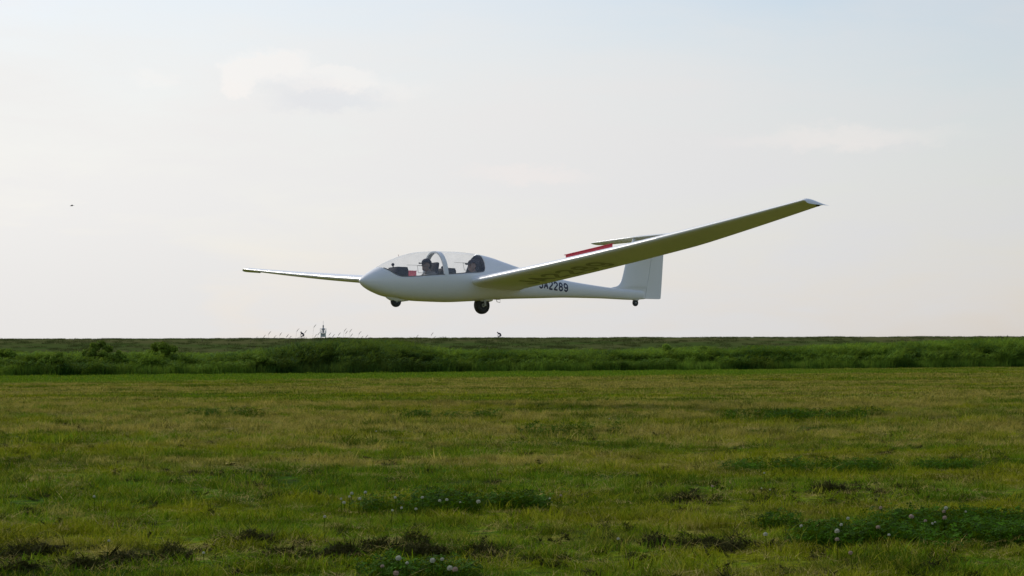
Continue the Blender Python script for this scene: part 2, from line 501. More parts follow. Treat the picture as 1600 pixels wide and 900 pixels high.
def src(name, data, mat, coll):
    V, F, T = data
    me = bpy.data.meshes.new(name); me.from_pydata(V, [], F)
    me.materials.append(mat)
    at = me.attributes.new('tint', 'FLOAT', 'POINT'); at.data.foreach_set('value', T)
    o = bpy.data.objects.new(name, me); coll.objects.link(o)
    return o

def join(*ds):
    V = []; F = []; T = []
    for v, f, t in ds:
        o = len(V); V += v; T += t; F += [tuple(i + o for i in q) for q in f]
    return V, F, T

def clover(n, rad, hmin, hmax, lr):
    V = []; F = []; T = []
    for _ in range(n):
        r = rad * math.sqrt(rng.random()); a = rng.random() * 6.283
        x, y = r * math.cos(a), r * math.sin(a); h = hmin + (hmax - hmin) * rng.random()
        t = rng.random(); b0 = len(V)
        V += [(x - .0012, y, 0), (x + .0012, y, 0), (x, y, h)]; T += [t] * 3; F.append((b0, b0 + 1, b0 + 2))
        ph = rng.random() * 6.283; tx, ty = rng.normal(0, .35), rng.normal(0, .35)
        L = lr * (0.7 + 0.6 * rng.random())
        for k in range(3):
            aa = ph + k * 2.094; b1 = len(V)
            pts = [(0, 0), (0.75 * L, 0.42 * L), (1.05 * L, 0.12 * L), (1.05 * L, -0.12 * L), (0.75 * L, -0.42 * L)]
            for u, v in pts:
                X = u * math.cos(aa) - v * math.sin(aa); Y = u * math.sin(aa) + v * math.cos(aa)
                V.append((x + X, y + Y, h + X * tx + Y * ty + 0.25 * abs(v))); T.append(t)
            F.append(tuple(range(b1, b1 + 5)))
    return V, F, T

def scatter_object(name, pts, rots, scls, kinds, coll, kind='stuff'):
    me = bpy.data.meshes.new(name); me.from_pydata([tuple(p) for p in pts], [], [])
    a = me.attributes.new('rot', 'FLOAT_VECTOR', 'POINT'); a.data.foreach_set('vector', np.asarray(rots, np.float32).ravel())
    a = me.attributes.new('scl', 'FLOAT_VECTOR', 'POINT'); a.data.foreach_set('vector', np.asarray(scls, np.float32).ravel())
    a = me.attributes.new('pick', 'INT', 'POINT'); a.data.foreach_set('value', np.asarray(kinds, np.int32))
    o = bpy.data.objects.new(name, me); COL.objects.link(o); o['kind'] = kind
    ng = bpy.data.node_groups.new(name + '_scatter', 'GeometryNodeTree')
    ng.interface.new_socket('Geometry', in_out='INPUT', socket_type='NodeSocketGeometry')
    ng.interface.new_socket('Geometry', in_out='OUTPUT', socket_type='NodeSocketGeometry')
    N, L = ng.nodes, ng.links
    gi = N.new('NodeGroupInput'); go = N.new('NodeGroupOutput')
    ip = N.new('GeometryNodeInstanceOnPoints')
    ci = N.new('GeometryNodeCollectionInfo'); ci.inputs['Collection'].default_value = coll
    ci.inputs['Separate Children'].default_value = True; ci.inputs['Reset Children'].default_value = True
    def na(nm, dt):
        n = N.new('GeometryNodeInputNamedAttribute'); n.data_type = dt; n.inputs['Name'].default_value = nm
        return n.outputs['Attribute']
    er = N.new('FunctionNodeEulerToRotation'); L.new(na('rot', 'FLOAT_VECTOR'), er.inputs[0])
    L.new(gi.outputs[0], ip.inputs['Points']); L.new(ci.outputs[0], ip.inputs['Instance'])
    ip.inputs['Pick Instance'].default_value = True
    L.new(na('pick', 'INT'), ip.inputs['Instance Index'])
    L.new(er.outputs[0], ip.inputs['Rotation']); L.new(na('scl', 'FLOAT_VECTOR'), ip.inputs['Scale'])
    L.new(ip.outputs[0], go.inputs[0])
    md = o.modifiers.new('scatter', 'NODES'); md.node_group = ng
    return o

# collection children are picked in name order
turf_c = bpy.data.collections.new('turf_sources')
for k in range(3):
    src('a_turf_%d' % k, blades(80, 0.12, 0.012, 0.050, 0.0045, 1.6), MAT['turf_leaf'], turf_c)          # 0-2 mown turf
for k in range(2):
    src('b_lush_%d' % k, blades(60, 0.10, 0.03, 0.085, 0.005, 1.1), MAT['turf_leaf'], turf_c)            # 3-4 taller green
for k in range(2):
    src('c_straw_%d' % k, blades(34, 0.11, 0.05, 0.11, 0.0028, 1.6, flat=0.75), MAT['straw'], turf_c)    # 5-6 cut straw lying
for k in range(2):
    src('d_far_%d' % k, blades(90, 0.36, 0.02, 0.06, 0.014, 1.6, seg=2), MAT['turf_leaf'], turf_c)       # 7-8 wide far patch

# patches of clover and clumps on the near field:   x, y, rx, ry
def PX(x, y, z=0.0):
    """point on the field at height z seen at that spot of the photograph (used only to lay out plants)"""
    f = 2718.72
    v = cam_ob_m @ Vector(((x - 800) / f, (450 - y) / f, -1.0))
    t = (z - 1.0) / v.z
    return Vector((v.x * t, v.y * t, z))
cam_ob_m = Euler((R(92.2330), R(0.1431), 0)).to_matrix()

def inpatch(x, y, P, wob=0.35):
    for cx, cy, rx, ry in P:
        d = ((x - cx) / rx) ** 2 + ((y - cy) / ry) ** 2
        if d < 3.5:
            n = noise.noise(Vector((x * 2.2, y * 1.3, cx))) * 1.3 + noise.noise(Vector((x * 7.0, y * 4.0, cx))) * 0.8
            if d < 0.75 + wob * n * 3.2 + rng.random() * 0.35: return True
    return False

CLOVER = [(2.45, 10.25, 0.42, 0.42), (2.70, 9.75, 0.32, 0.35), (2.05, 9.70, 0.30, 0.32), (1.72, 9.45, 0.20, 0.28), (2.25, 9.15, 0.25, 0.2), (-0.75, 11.45, 0.38, 0.30), (-0.30, 11.75, 0.45, 0.30), (-0.45, 7.95, 0.26, 0.24), (3.0, 10.3, 0.25, 0.4), (1.55, 10.3, .12, .15),
          (2.55, 15.3, 0.7, 0.45), (3.5, 15.6, 0.6, 0.4), (4.1, 27.0, 1.0, 0.8), (5.4, 27.8, 0.8, 0.7), (-0.9, 28.0, 0.9, 0.7), (0.9, 22.0, 0.7, 0.4), (-4.9, 29.5, 0.8, 0.5)]
CLUMP = [(-2.45, 8.95, 0.16, 0.16), (-2.62, 8.75, 0.10, 0.12), (-1.92, 8.65, 0.14, 0.16), (-1.70, 8.75, 0.10, 0.12), (-2.05, 8.35, 0.12, 0.10), (-0.86, 8.85, 0.10, 0.16), (-0.70, 9.2, 0.09, 0.10), (1.02, 9.35, 0.17, 0.16), (1.16, 9.22, 0.10, 0.10),
         (-1.45, 9.6, 0.12, 0.12), (-1.2, 8.9, 0.10, 0.09), (-0.42, 9.0, 0.10, 0.09), (-0.15, 9.05, 0.10, 0.08), (-2.3, 8.15, 0.22, 0.07), (0.80, 9.5, 0.08, 0.08), (-0.55, 9.6, 0.09, 0.08), (1.2, 12.2, 0.14, 0.12), (2.3, 12.7, 0.15, 0.14), (-2.0, 13.5, 0.1, 0.1), (3.3, 9.3, 0.1, 0.1)]
SOIL = [(-1.9, 8.8, 1.1, 0.65), (-0.5, 9.1, 0.8, 0.6), (2.1, 12.4, 0.9, 0.9), (1.1, 9.6, 0.4, 0.35), (-2.6, 15.0, 0.8, 0.5), (0.4, 10.3, .35, .3)]

P = []; RO = []; S = []; K = []
def put(x, y, z, sc, k, tilt=0.12, sz=None):
    P.append((x, y, z)); RO.append((rng.normal(0, tilt), rng.normal(0, tilt), rng.random() * 6.283))
    S.append((sc, sc, sz if sz else sc)); K.append(k)
def zone(y0, y1, dens, slope, scale, far=False):
    area_n = int(dens * slope * (y1 * y1 - y0 * y0))
    yy = np.sqrt(rng.random(area_n) * (y1 * y1 - y0 * y0) + y0 * y0)
    xx = (rng.random(area_n) * 2 - 1) * slope * yy
    for x, y in zip(xx, yy):
        if edge_d(x, y) < -1.5: continue
        z = ground_z(x, y)
        if inpatch(x, y, CLOVER) and rng.random() < 0.45: continue
        soil = y < 16 and inpatch(x, y, SOIL)
        if soil and rng.random() < 0.25: continue
        r = rng.random(); cl = 0.80 + 1.05 * noise.noise(Vector((x * 3.1, y * 3.1, 40.0)))
        lushn = noise.noise(Vector((x * 0.5, y * 0.8, 12.0)))
        if far:
            k = 7 + int(rng.random() * 2)
            put(x, y, z, scale * (0.7 + 0.6 * rng.random()), k, 0.05)
        elif r < 0.12 + (0.15 if soil else 0):
            put(x, y, z + 0.02, scale * (0.8 + 0.5 * rng.random()), 5 + int(rng.random() * 2), 0.1)
        elif r < 0.30 + max(0, lushn) * 0.9:
            put(x, y, z, cl * scale * (0.7 + 0.5 * rng.random()), 3 + int(rng.random() * 2))
        else:
            put(x, y, z, cl * scale * (0.75 + 0.6 * rng.random()), int(rng.random() * 3))
zone(5.0, 12.0, 115, 0.40, 1.0)
zone(12.0, 20.0, 66, 0.40, 1.15)
zone(20.0, 38.0, 30, 0.42, 1.5)
zone(38.0, 70.0, 7, 0.46, 1.2, True)
zone(70.0, 150.0, 2.2, 0.50, 1.8, True)
tag(scatter_object('grass', P, RO, S, K, turf_c), 'short mown grass and cut straw covering the whole airfield', 'grass')

clov_c = bpy.data.collections.new('clover_sources')
for k in range(3):
    src('a_clover_%d' % k, join(clover(46, 0.10, 0.03, 0.095, 0.012), blades(14, 0.1, 0.04, 0.11, 0.004, 0.7)), MAT['clover_leaf'], clov_c)
P = []; RO = []; S = []; K = []
for cx, cy, rx, ry in CLOVER:
    n = int((200 if cy < 13 else (60 if cy < 20 else 22)) * rx * ry * 4)
    for _ in range(n):
        x = cx + (rng.random() * 2 - 1) * rx * 1.3; y = cy + (rng.random() * 2 - 1) * ry * 1.3
        if inpatch(x, y, [(cx, cy, rx, ry)]):
            put(x, y, ground_z(x, y), (0.8 + 0.5 * rng.random()) * (1.0 if cy < 20 else 1.5), int(rng.random() * 3))
tag(scatter_object('clover_plants', P, RO, S, K, clov_c), 'darker green clover leaves growing in patches through the mown grass', 'clover')

clump_c = bpy.data.collections.new('clump_sources')
for k in range(3):
    src('a_clump_%d' % k, join(blades(70, 0.06, 0.012, 0.045, 0.008, 2.4, curl=1.4), blades(25, 0.07, 0.03, 0.07, 0.004, 2.6, flat=0.7, tintr=(0.7, 1))), MAT['dead_clump'], clump_c)
P = []; RO = []; S = []; K = []
for cx, cy, rx, ry in CLUMP:
    for _ in range(int(420 * rx * ry * 4) + 4):
        x = cx + rng.normal(0, 0.5) * rx; y = cy + rng.normal(0, 0.5) * ry
        d = math.hypot((x - cx) / rx, (y - cy) / ry)
        h = max(0.0, 0.055 * (1 - d * d)) * rng.random()
        put(x, y, ground_z(x, y) + h * .7, 0.6 + 0.5 * rng.random(), int(rng.random() * 3), 0.5, sz=0.6)
for cx, cy, rx, ry in SOIL:
    for _ in range(int(48 * rx * ry * 4)):
        x = cx + rng.normal(0, 0.6) * rx; y = cy + rng.normal(0, 0.6) * ry
        if noise.noise(Vector((x * 5, y * 5, 77))) < -0.02: continue
        put(x, y, ground_z(x, y), 0.4 + 0.6 * rng.random(), int(rng.random() * 3), 0.5)
for _ in range(500):
    y = 7 + 25 * rng.random() ** 1.3; x = (rng.random() * 2 - 1) * 0.36 * y
    for q in range(3):
        put(x + rng.normal(0, .04), y + rng.normal(0, .05), ground_z(x, y), 0.4 + 0.6 * rng.random(), int(rng.random() * 3), 0.5)
tag(scatter_object('dead_grass_clumps', P, RO, S, K, clump_c), 'dark rotting clumps of cut grass lying on the near turf', 'cut grass')

# ------------------------------------------------------------------ reed belt
def reed_tuft(n, rad, hmin, hmax, wind):
    V, F, T = blades(int(n * 1.7), rad, hmin, hmax, 0.024, 0.12, seg=3, wind=(wind * 0.5, 0), curl=0.6)
    # long leaves leaving the stems, bending with the wind
    for _ in range(n * 3):
        r = rad * math.sqrt(rng.random()); a = rng.random() * 6.283
        x, y = r * math.cos(a), r * math.sin(a)
        z0 = hmax * (0.25 + 0.65 * rng.random()); L = 0.28 + 0.35 * rng.random()
        x += wind * 0.5 * z0 * (z0 / hmax) ** 0.6
        la = rng.normal(0, 1.0); dx_, dy_ = math.cos(la), math.sin(la)
        if rng.random() < 0.25: dx_ = -dx_
        t = rng.random(); b0 = len(V); w = 0.016
        px_, py_ = -dy_ * w, dx_ * w
        V += [(x - px_, y - py_, z0), (x + px_, y + py_, z0), (x + dx_ * L * .5 - px_, y + dy_ * L * .5 - py_, z0 + L * .42), (x + dx_ * L * .5 + px_, y + dy_ * L * .5 + py_, z0 + L * .40),
              (x + dx_ * L, y + dy_ * L, z0 + L * .35)]
        T += [t] * 5
        F += [(b0, b0 + 1, b0 + 3, b0 + 2), (b0 + 2, b0 + 3, b0 + 4)]
    return V, F, T
reed_c = bpy.data.collections.new('reed_sources')
for k in range(4):
    src('a_reed_%d' % k, reed_tuft(26, 0.42, 1.0, 1.55, 0.25), MAT['reed_leaf'], reed_c)
for k in range(2):
    src('b_weed_%d' % k, join(blades(90, 0.5, 0.25, 0.75, 0.03, 0.6, seg=2)), MAT['reed_leaf'], reed_c)
P = []; RO = []; S = []; K = []
def reed_h(x):
    """how tall the belt stands along its length, from the uneven skyline of the photograph"""
    px = [-60, -26, -22, -17, -14.5, -12, -9.5, -6, -3, 0, 8, 14, 20, 27, 34, 42, 60, 140]
    hh = [0.85, .85, .80, .80, .95, 1.22, 1.32, 1.0, .86, .82, .84, .90, .90, 1.0, 1.12, 1.2, 1.3, 1.3]
    return float(np.interp(x, px, hh)) * (1 + 0.10 * noise.noise(Vector((x * 0.35, 0, 5))) + 0.05 * noise.noise(Vector((x * 1.3, 0, 8))))
for _ in range(9500):
    x = -50 + 150 * rng.random()
    d = -0.6 + 12 * rng.random() ** 1.2
    y = EY + ES * x + d * 1.22
    if y < 60: continue
    front = d < 1.6
    h = reed_h(x - 0.0)
    dist = math.hypot(x, y)
    sc = h * (0.85 + 0.25 * rng.random()) * (0.55 + 0.45 * min(1, (d + 0.8) / 3.5)) * min(1.25, max(0.82, (y / 109) ** 0.6))
    if front and rng.random() < 0.75:
        put(x, y, -0.03, 0.9 + 0.4 * rng.random(), 4 + int(rng.random() * 2), 0.05)
    else:
        P.append((x, y, -0.03)); RO.append((rng.normal(0, .05), rng.normal(0.03, .06), rng.normal(0, 0.35))); S.append((1.0, 1.0, sc)); K.append(int(rng.random() * 4))
tag(scatter_object('reeds', P, RO, S, K, reed_c), 'dense belt of tall green reeds bordering the far side of the field', 'reeds')

dyk_c = bpy.data.collections.new('dyke_sources')
for k in range(2):
    src('a_dyke_%d' % k, blades(60, 0.9, 0.12, 0.42, 0.06, 0.5, seg=2, wind=(0.15, 0)), MAT['dyke_leaf'], dyk_c)
P = []; RO = []; S = []; K = []
for _ in range(5200):
    x = (rng.random() * 2 - 1) * 150
    y = 266 + 38 * rng.random() if rng.random() < 0.65 else 298 + 3 * rng.random()
    nn = noise.noise(Vector((x * 0.12, y * 0.1, 2)))
    s = 0.75 + 0.5 * rng.random() + 0.45 * nn
    if y > 296: s *= 0.62
    put(x, y, dyke_h(y) - 0.06, max(0.3, s), int(rng.random() * 2), 0.05)
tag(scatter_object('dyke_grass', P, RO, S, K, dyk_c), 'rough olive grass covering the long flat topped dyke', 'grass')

# single tall reed stalks with plumes standing up into the sky
def stalk_meshes(seed):
    r_ = random.Random(seed)
    bm = bmesh.new()
    lean = 0.10 + 0.12 * r_.random()
    pts = [(lean * 1.0 * (s ** 2), 0, s * 1.0) for s in (0, .35, .7, .9)]
    add_tube(bm, pts, [0.007, 0.006, 0.004, 0.003], 5)
    st = bpy.data.meshes.new('stem'); bmesh.ops.recalc_face_normals(bm, faces=bm.faces); bm.to_mesh(st); bm.free(); st.materials.append(MAT['reed_plume'])
    bm = bmesh.new()
    p0 = Vector(pts[-1])
    for q in range(16):
        s = q / 15; c = p0 + Vector((0.10 * s + lean * 0.10 * s, 0, 0.22 * s - 0.05 * s * s - 0.02))
        add_tube(bm, [c, c + Vector((0.035 + 0.02 * r_.random(), r_.uniform(-.02, .02), 0.05 * (1 - s) + r_.uniform(-.02, .02)))], [0.010 * (1.2 - s), 0.003], 4)
    pl = bpy.data.meshes.new('plume'); bmesh.ops.recalc_face_normals(bm, faces=bm.faces); bm.to_mesh(pl); bm.free(); pl.materials.append(MAT['reed_plume'])
    return st, pl
SM = [stalk_meshes(i) for i in range(4)]
STALKS = [  # photo column, plume row
 (411, 521), (421, 515), (427, 522), (438, 517), (447, 520), (453, 523), (463, 510), (477, 513), (490, 503), (493, 520), (496, 516), (515, 517), (519, 520), (530, 517), (537, 510), (541, 514), (546, 511), (549, 519),
 (560, 515), (565, 523), (571, 521), (577, 525), (583, 527), (645, 525), (650, 521), (675, 517), (677, 523), (761, 526), (794, 527), (116, 526), (156, 526), (254, 529), (315, 527), (358, 526), (398, 524), (392, 528), (831, 526)]
ORD = ['first', 'second', 'third', 'fourth', 'fifth', 'sixth', 'seventh', 'eighth', 'ninth', 'tenth', 'eleventh', 'twelfth', 'thirteenth', 'fourteenth', 'fifteenth', 'sixteenth', 'seventeenth', 'eighteenth']
def reed_label(px):
    xs_ = [q[0] for q in STALKS]
    if px < 400: return '%s thin reed plume on the skyline counted from the left edge of the field' % ORD[sorted(q for q in xs_ if q < 400).index(px)]
    if px < 505: return '%s thin drooping reed plume to the left of the far beacon' % ORD[sorted((q for q in xs_ if 400 <= q < 505), reverse=True).index(px)]
    if px < 600: return '%s thin drooping reed plume to the right of the far beacon' % ORD[sorted(q for q in xs_ if 505 <= q < 600).index(px)]
    if px < 700: return '%s reed plume from the left on the skyline below the cockpit' % ORD[sorted(q for q in xs_ if 600 <= q < 700).index(px)]
    return '%s small reed plume from the left on the skyline around the right cyclist' % ORD[sorted(q for q in xs_ if q >= 700).index(px)]
for i, (px, py) in enumerate(STALKS):
    # stand each stalk inside the reed belt, 4 m behind its front
    v = cam_ob_m @ Vector(((px - 800) / 2718.72, (450 - py) / 2718.72, -1.0))
    t = (EY + 4.5) / (v.y - ES * v.x)
    top = Vector((0, 0, 1.0)) + v * t
    h = top.z + 0.03
    e = empty('reed_stalk', (top.x - 0.15, top.y, -0.03))
    tag(e, reed_label(px), 'reed', 'reed stalks rising above the skyline')
    st, pl = SM[i % 4]
    a = bpy.data.objects.new('stem', st); COL.objects.link(a); a.parent = e; a.scale = (1, 1, h)
    c = bpy.data.objects.new('plume', pl); COL.objects.link(c); c.parent = e
    zt = 0.9
    c.scale = (1, 1, 1); c.location = (0, 0, h * zt - zt)
    k = 0.7 + 0.5 * random.random()

# ------------------------------------------------------------------ bushes in the belt
def bush(x, y, w, h, label, seed, mat='bush_leaf'):
    r_ = np.random.default_rng(seed)
    e = empty('shrub', (x, y, -0.03)); tag(e, label, 'shrub')
    V = []; F = []; T = []
    h *= 1.12
    cl = [(r_.normal(0, .33) * w, r_.normal(0, .25) * w, h * (0.40 + 0.55 * r_.random()), 0.16 + 0.18 * r_.random()) for _ in range(26)]
    for cx, cy, cz, cr in cl:
        cz = cz * max(0.35, 1 - (cx / (w * 1.05)) ** 2)
        t0 = r_.random()
        for _ in range(260):
            d = r_.normal(0, 1, 3); d /= np.linalg.norm(d); rr = cr * w * 0.68 * (0.55 + 0.5 * r_.random())
            p = np.array([cx, cy, cz]) + d * rr * np.array([1, 1, 0.75])
            if p[2] < 0.02: p[2] = 0.02 + 0.1 * r_.random()
            u = r_.normal(0, 1, 3); u /= np.linalg.norm(u); v = np.cross(u, d); v /= (np.linalg.norm(v) + 1e-6)
            L = 0.055 + 0.05 * r_.random(); b0 = len(V)
            for s in ((-u * L), (v * L * .5), (u * L), (-v * L * .5)): V.append(tuple(p + s)); T.append(0.5 * t0 + 0.5 * r_.random())
            F.append((b0, b0 + 1, b0 + 2, b0 + 3))
    o = mesh_ob('crown', V, F, MAT[mat], e, smooth=False)
    at = o.data.attributes.new('tint', 'FLOAT', 'POINT'); at.data.foreach_set('value', T)
    bm = bmesh.new()
    for k in range(7):
        a = r_.random() * 6.28
        add_tube(bm, [(0.05 * math.cos(a), 0.05 * math.sin(a), 0), (0.25 * w * math.cos(a), 0.25 * w * math.sin(a), h * .4), (0.4 * w * math.cos(a), .4 * w * math.sin(a), h * .65)], [.03, .02, .008], 5)
    bm_ob('trunk', bm, MAT['dead_clump'], e)
def bush_at(px, dd, w, h, label, seed):
    v = cam_ob_m @ Vector(((px - 800) / 2718.72, 0, -1.0)); t = (EY + dd) / (v.y - ES * v.x)
    bush(v.x * t, v.y * t, w, h, label, seed)
bush_at(12, 4, 1.1, 1.45, 'low dark shrub at the left edge of the reed belt', 3)
bush_at(155, 3.5, 1.35, 1.68, 'round dark green shrub, leftmost of the two domed ones above the reeds', 4)
bush_at(192, 2.5, 0.9, 1.25, 'small yellow green shrub right beside the left domed shrub', 5)
bush_at(255, 4.5, 1.6, 1.72, 'round domed shrub in the reeds right of its darker twin', 6)
bush_at(85, 1.2, 1.2, 1.15, 'low pale green shrub between the left edge and the domed shrub', 7)
bush_at(395, 0.8, 1.9, 0.95, 'low light green mound of leaves at the foot of the tall dark reeds', 8)
bush_at(1042, 4.0, 0.9, 1.6, 'small shrub topping the reeds below the tail of the glider', 9)
bush_at(1100, 4.5, 1.1, 1.6, 'small pale shrub in the reeds right of the tail', 10)

# ------------------------------------------------------------------ white clover flowers
def flower_mesh(seed):
    r_ = np.random.default_rng(seed); V = []; F = []
    for k in range(70):                                   # small florets round a ball
        ph = math.acos(1 - 1.75 * (k + .5) / 70); th = k * 2.39996
        d = np.array([math.sin(ph) * math.cos(th), math.sin(ph) * math.sin(th), math.cos(ph)])
        u = np.cross(d, [0, 0, 1.0]); u /= (np.linalg.norm(u) + 1e-6); v = np.cross(d, u)
        b0 = len(V); b = d * 0.35; tip = d * (1.0 + 0.12 * r_.random()) + np.array([0, 0, 0.10]); w = 0.20
        V += [tuple(b), tuple(d * .72 + u * w), tuple(tip), tuple(d * .72 - u * w), tuple(d * .8 + v * w)]
        F += [(b0, b0 + 1, b0 + 2), (b0, b0 + 2, b0 + 3), (b0 + 1, b0 + 4, b0 + 2), (b0 + 4, b0 + 3, b0 + 2)]
    me = bpy.data.meshes.new('flower_head'); me.from_pydata(V, [], F); return me
mat_leaf('petal', lambda b: (0.60, 0.60, 0.50), 0.25, 0.7)
mat_leaf('petal_pink', lambda b: (0.52, 0.40, 0.33), 0.25, 0.7)
FM = []
for k, mn in enumerate(('petal', 'petal', 'petal_pink')):
    me = flower_mesh(k); me.materials.append(MAT[mn]); FM.append(me)
bm = bmesh.new(); add_tube(bm, [(0, 0, 0), (0.006, 0.003, 0.5), (0, 0, 1.0)], 0.0016, 5)
stem_me = bpy.data.meshes.new('flower_stem'); bm.to_mesh(stem_me); bm.free(); stem_me.materials.append(MAT['clover_leaf'])
FL = [  # photo column, row, relative size, tint (2 = pinkish), group
 (549.5, 771, 1, 0, 'A'), (571, 769.5, 1, 0, 'A'), (562, 779.5, 1, 0, 'A'), (537.5, 785.5, 1, 0, 'A'), (533, 779.5, .7, 0, 'A'), (546, 776, .7, 1, 'A'),
 (617.5, 777.5, .8, 0, 'B'), (660, 777.5, .9, 0, 'B'), (687, 782.5, .9, 1, 'B'), (698, 781, .9, 1, 'B'), (747.5, 784, 1.2, 0, 'B'), (627.5, 793.8, .8, 1, 'B'), (613, 797.5, .7, 1, 'B'), (650, 795.5, .8, 1, 'B'),
 (507.5, 807.5, .8, 0, 'A'), (719, 785, .6, 0, 'B'), (859, 779, .6, 1, 'C'), (876, 774, .7, 2, 'C'),
 (622.5, 872.5, 1.2, 1, 'D'), (676, 876, 1.1, 1, 'D'), (691, 874, .8, 0, 'D'), (703, 888, 1.1, 1, 'D'), (711, 890, 1.15, 2, 'D'), (597.5, 885, .8, 2, 'D'), (618.8, 896, 1.1, 2, 'D'), (636, 880, .7, 0, 'D'),
 (1308, 830, 1.2, 1, 'E'), (1308, 843, 1.0, 2, 'E'), (1424, 807.5, 1.3, 2, 'E'), (1478, 794, 1.0, 0, 'E'), (1475, 799.5, 1.0, 2, 'E'), (1476, 809, 1.05, 2, 'E'), (1372, 824, 1.0, 2, 'E'), (1376, 793.5, .9, 2, 'E'),
 (1446, 814, .8, 2, 'E'), (1457, 818, .6, 0, 'E'), (1461, 816, .5, 0, 'E'), (1325, 810, .8, 0, 'E'), (1314.5, 820, .8, 0, 'E'), (1252, 822, .8, 0, 'E'), (1389, 836, .7, 0, 'E'), (1329, 864, .9, 2, 'E'), (1509, 799.5, .6, 1, 'E'),
 (1113, 760, .9, 2, 'C'), (1194, 739, .7, 0, 'C'), (966, 842, .7, 0, 'C'), (1196, 835, 1.0, 1, 'C'), (147, 776, .8, 0, 'F'), (170, 845, .6, 0, 'F'), (318, 864, .6, 0, 'F'), (1203, 765, .5, 0, 'C'), (1190, 763, .5, 0, 'C'), (952, 654, .6, 0, 'C'), (588, 674, .6, 1, 'F')]
GL = {'A': '%s clover flower from the left in the cluster left of the near dark patch', 'B': '%s clover flower from the left on the dark patch left of the image centre',
      'C': '%s small flower from the left in the open turf right of centre', 'D': '%s clover flower from the left at the bottom edge under the glider nose',
      'E': '%s clover flower from the left in the big dark green patch at bottom right', 'F': '%s tiny white flower from the left alone on the left side of the turf'}
def flower_label(i):
    g = FL[i][4]; o = sorted((q[0], k) for k, q in enumerate(FL) if q[4] == g)
    return GL[g] % ORD[[k for _, k in o].index(i)]
SPECIAL = {0: 'upper left clover flower of the pair above the left cluster', 26: 'bright white clover ball at the left of the bottom right patch, above a faded one', 27: 'faded pinkish clover ball directly below the bright white one, bottom right patch',
           28: 'largest pinkish clover ball in the middle of the bottom right patch', 18: 'white ragged clover flower leftmost of the bottom centre group', 19: 'white clover flower in the middle of the bottom centre group',
           10: 'white clover flower with a dark underside, rightmost on the dark patch left of centre', 29: 'topmost of the three stacked clover flowers on the right', 30: 'middle of the three stacked clover flowers on the right', 31: 'lowest of the three stacked clover flowers on the right',
           21: 'white left half of the touching pair of clover flowers at the bottom edge', 22: 'pinkish right half of the touching pair of clover flowers at the bottom edge', 43: 'lone pale flower in the turf below the tail wheel'}
for i, (px, py, s, tnt, g) in enumerate(FL):
    h = 0.085 + 0.03 * random.random()
    p = PX(px, py, h)
    e = empty('clover_flower', (p.x, p.y, ground_z(p.x, p.y)), (0, 0, random.random() * 6))
    hh = h - ground_z(p.x, p.y)
    tag(e, SPECIAL.get(i, flower_label(i)), 'flower', 'clover flowers in the turf')
    a = bpy.data.objects.new('flower_stem', stem_me); COL.objects.link(a); a.parent = e; a.scale = (1, 1, hh)
    b_ = bpy.data.objects.new('flower_head', FM[tnt]); COL.objects.link(b_); b_.parent = e; b_.location = (0, 0, hh)
    q = 0.0115 * s * (1 + 0.25 * (p.y > 14)); b_.scale = (q, q, q * 0.9); b_.rotation_euler = (random.uniform(-.3, .3), random.uniform(-.3, .3), 0)

# ================================================================== the glider
# local axes: X aft from the nose, Y starboard, Z up
G = empty('glider', (-2.914, 33.225, 2.480), (R(-1.489), R(0.151), R(40.393)))
tag(G, 'white two seat glider with red airbrakes out, flying low over the grass field', 'glider')
gel = MAT['gel']

TOP = [(0, -.035), (.01, -.012), (.04, .010), (.10, .058), (.24, .142), (.44, .246), (.62, .335), (.82, .416), (1.03, .487), (1.25, .542), (1.53, .578), (1.82, .597), (2.31, .608), (2.77, .590), (3.15, .543), (3.56, .450), (4.04, .340), (4.6, .235), (5.28, .125), (5.98, .052), (6.6, .003), (7.2, -.02), (7.63, -.03)]
BOT = [(0, -.035), (.01, -.06), (.04, -.095), (.12, -.155), (.35, -.255), (.6, -.325), (1.0, -.378), (1.4, -.400), (2.0, -.406), (2.75, -.372), (3.4, -.322), (4.5, -.275), (5.4, -.243), (6.3, -.238), (7.2, -.250), (7.63, -.225)]
WID = [(0, 0.004), (.01, .030), (.04, .062), (.10, .105), (.24, .172), (.44, .238), (.8, .308), (1.2, .345), (1.8, .362), (2.5, .355), (3.0, .332), (3.6, .272), (4.2, .208), (5.0, .152), (6.0, .118), (7.0, .088), (7.45, .062), (7.63, .030)]
ZC = [(0, -.035), (.3, -.03), (1.0, .0), (2.0, .03), (3.0, .04), (4.2, .0), (5.5, -.06), (7.63, -.12)]
def pchip(pts, x):
    """monotone cubic through the control points"""
    X = [p[0] for p in pts]; Y = [p[1] for p in pts]; n = len(X)
    if x <= X[0]: return Y[0]
    if x >= X[-1]: return Y[-1]
    i = max(k for k in range(n - 1) if X[k] <= x)
    dl = [(Y[k + 1] - Y[k]) / (X[k + 1] - X[k]) for k in range(n - 1)]
    def m(k):
        if k == 0: return dl[0]
        if k == n - 1: return dl[-1]
        if dl[k - 1] * dl[k] <= 0: return 0.0
        w1 = 2 * (X[k + 1] - X[k]) + (X[k] - X[k - 1]); w2 = (X[k + 1] - X[k]) + 2 * (X[k] - X[k - 1])
        return (w1 + w2) / (w1 / dl[k - 1] + w2 / dl[k])
    h = X[i + 1] - X[i]; t = (x - X[i]) / h
    return (2 * t ** 3 - 3 * t * t + 1) * Y[i] + (t ** 3 - 2 * t * t + t) * h * m(i) + (-2 * t ** 3 + 3 * t * t) * Y[i + 1] + (t ** 3 - t * t) * h * m(i + 1)
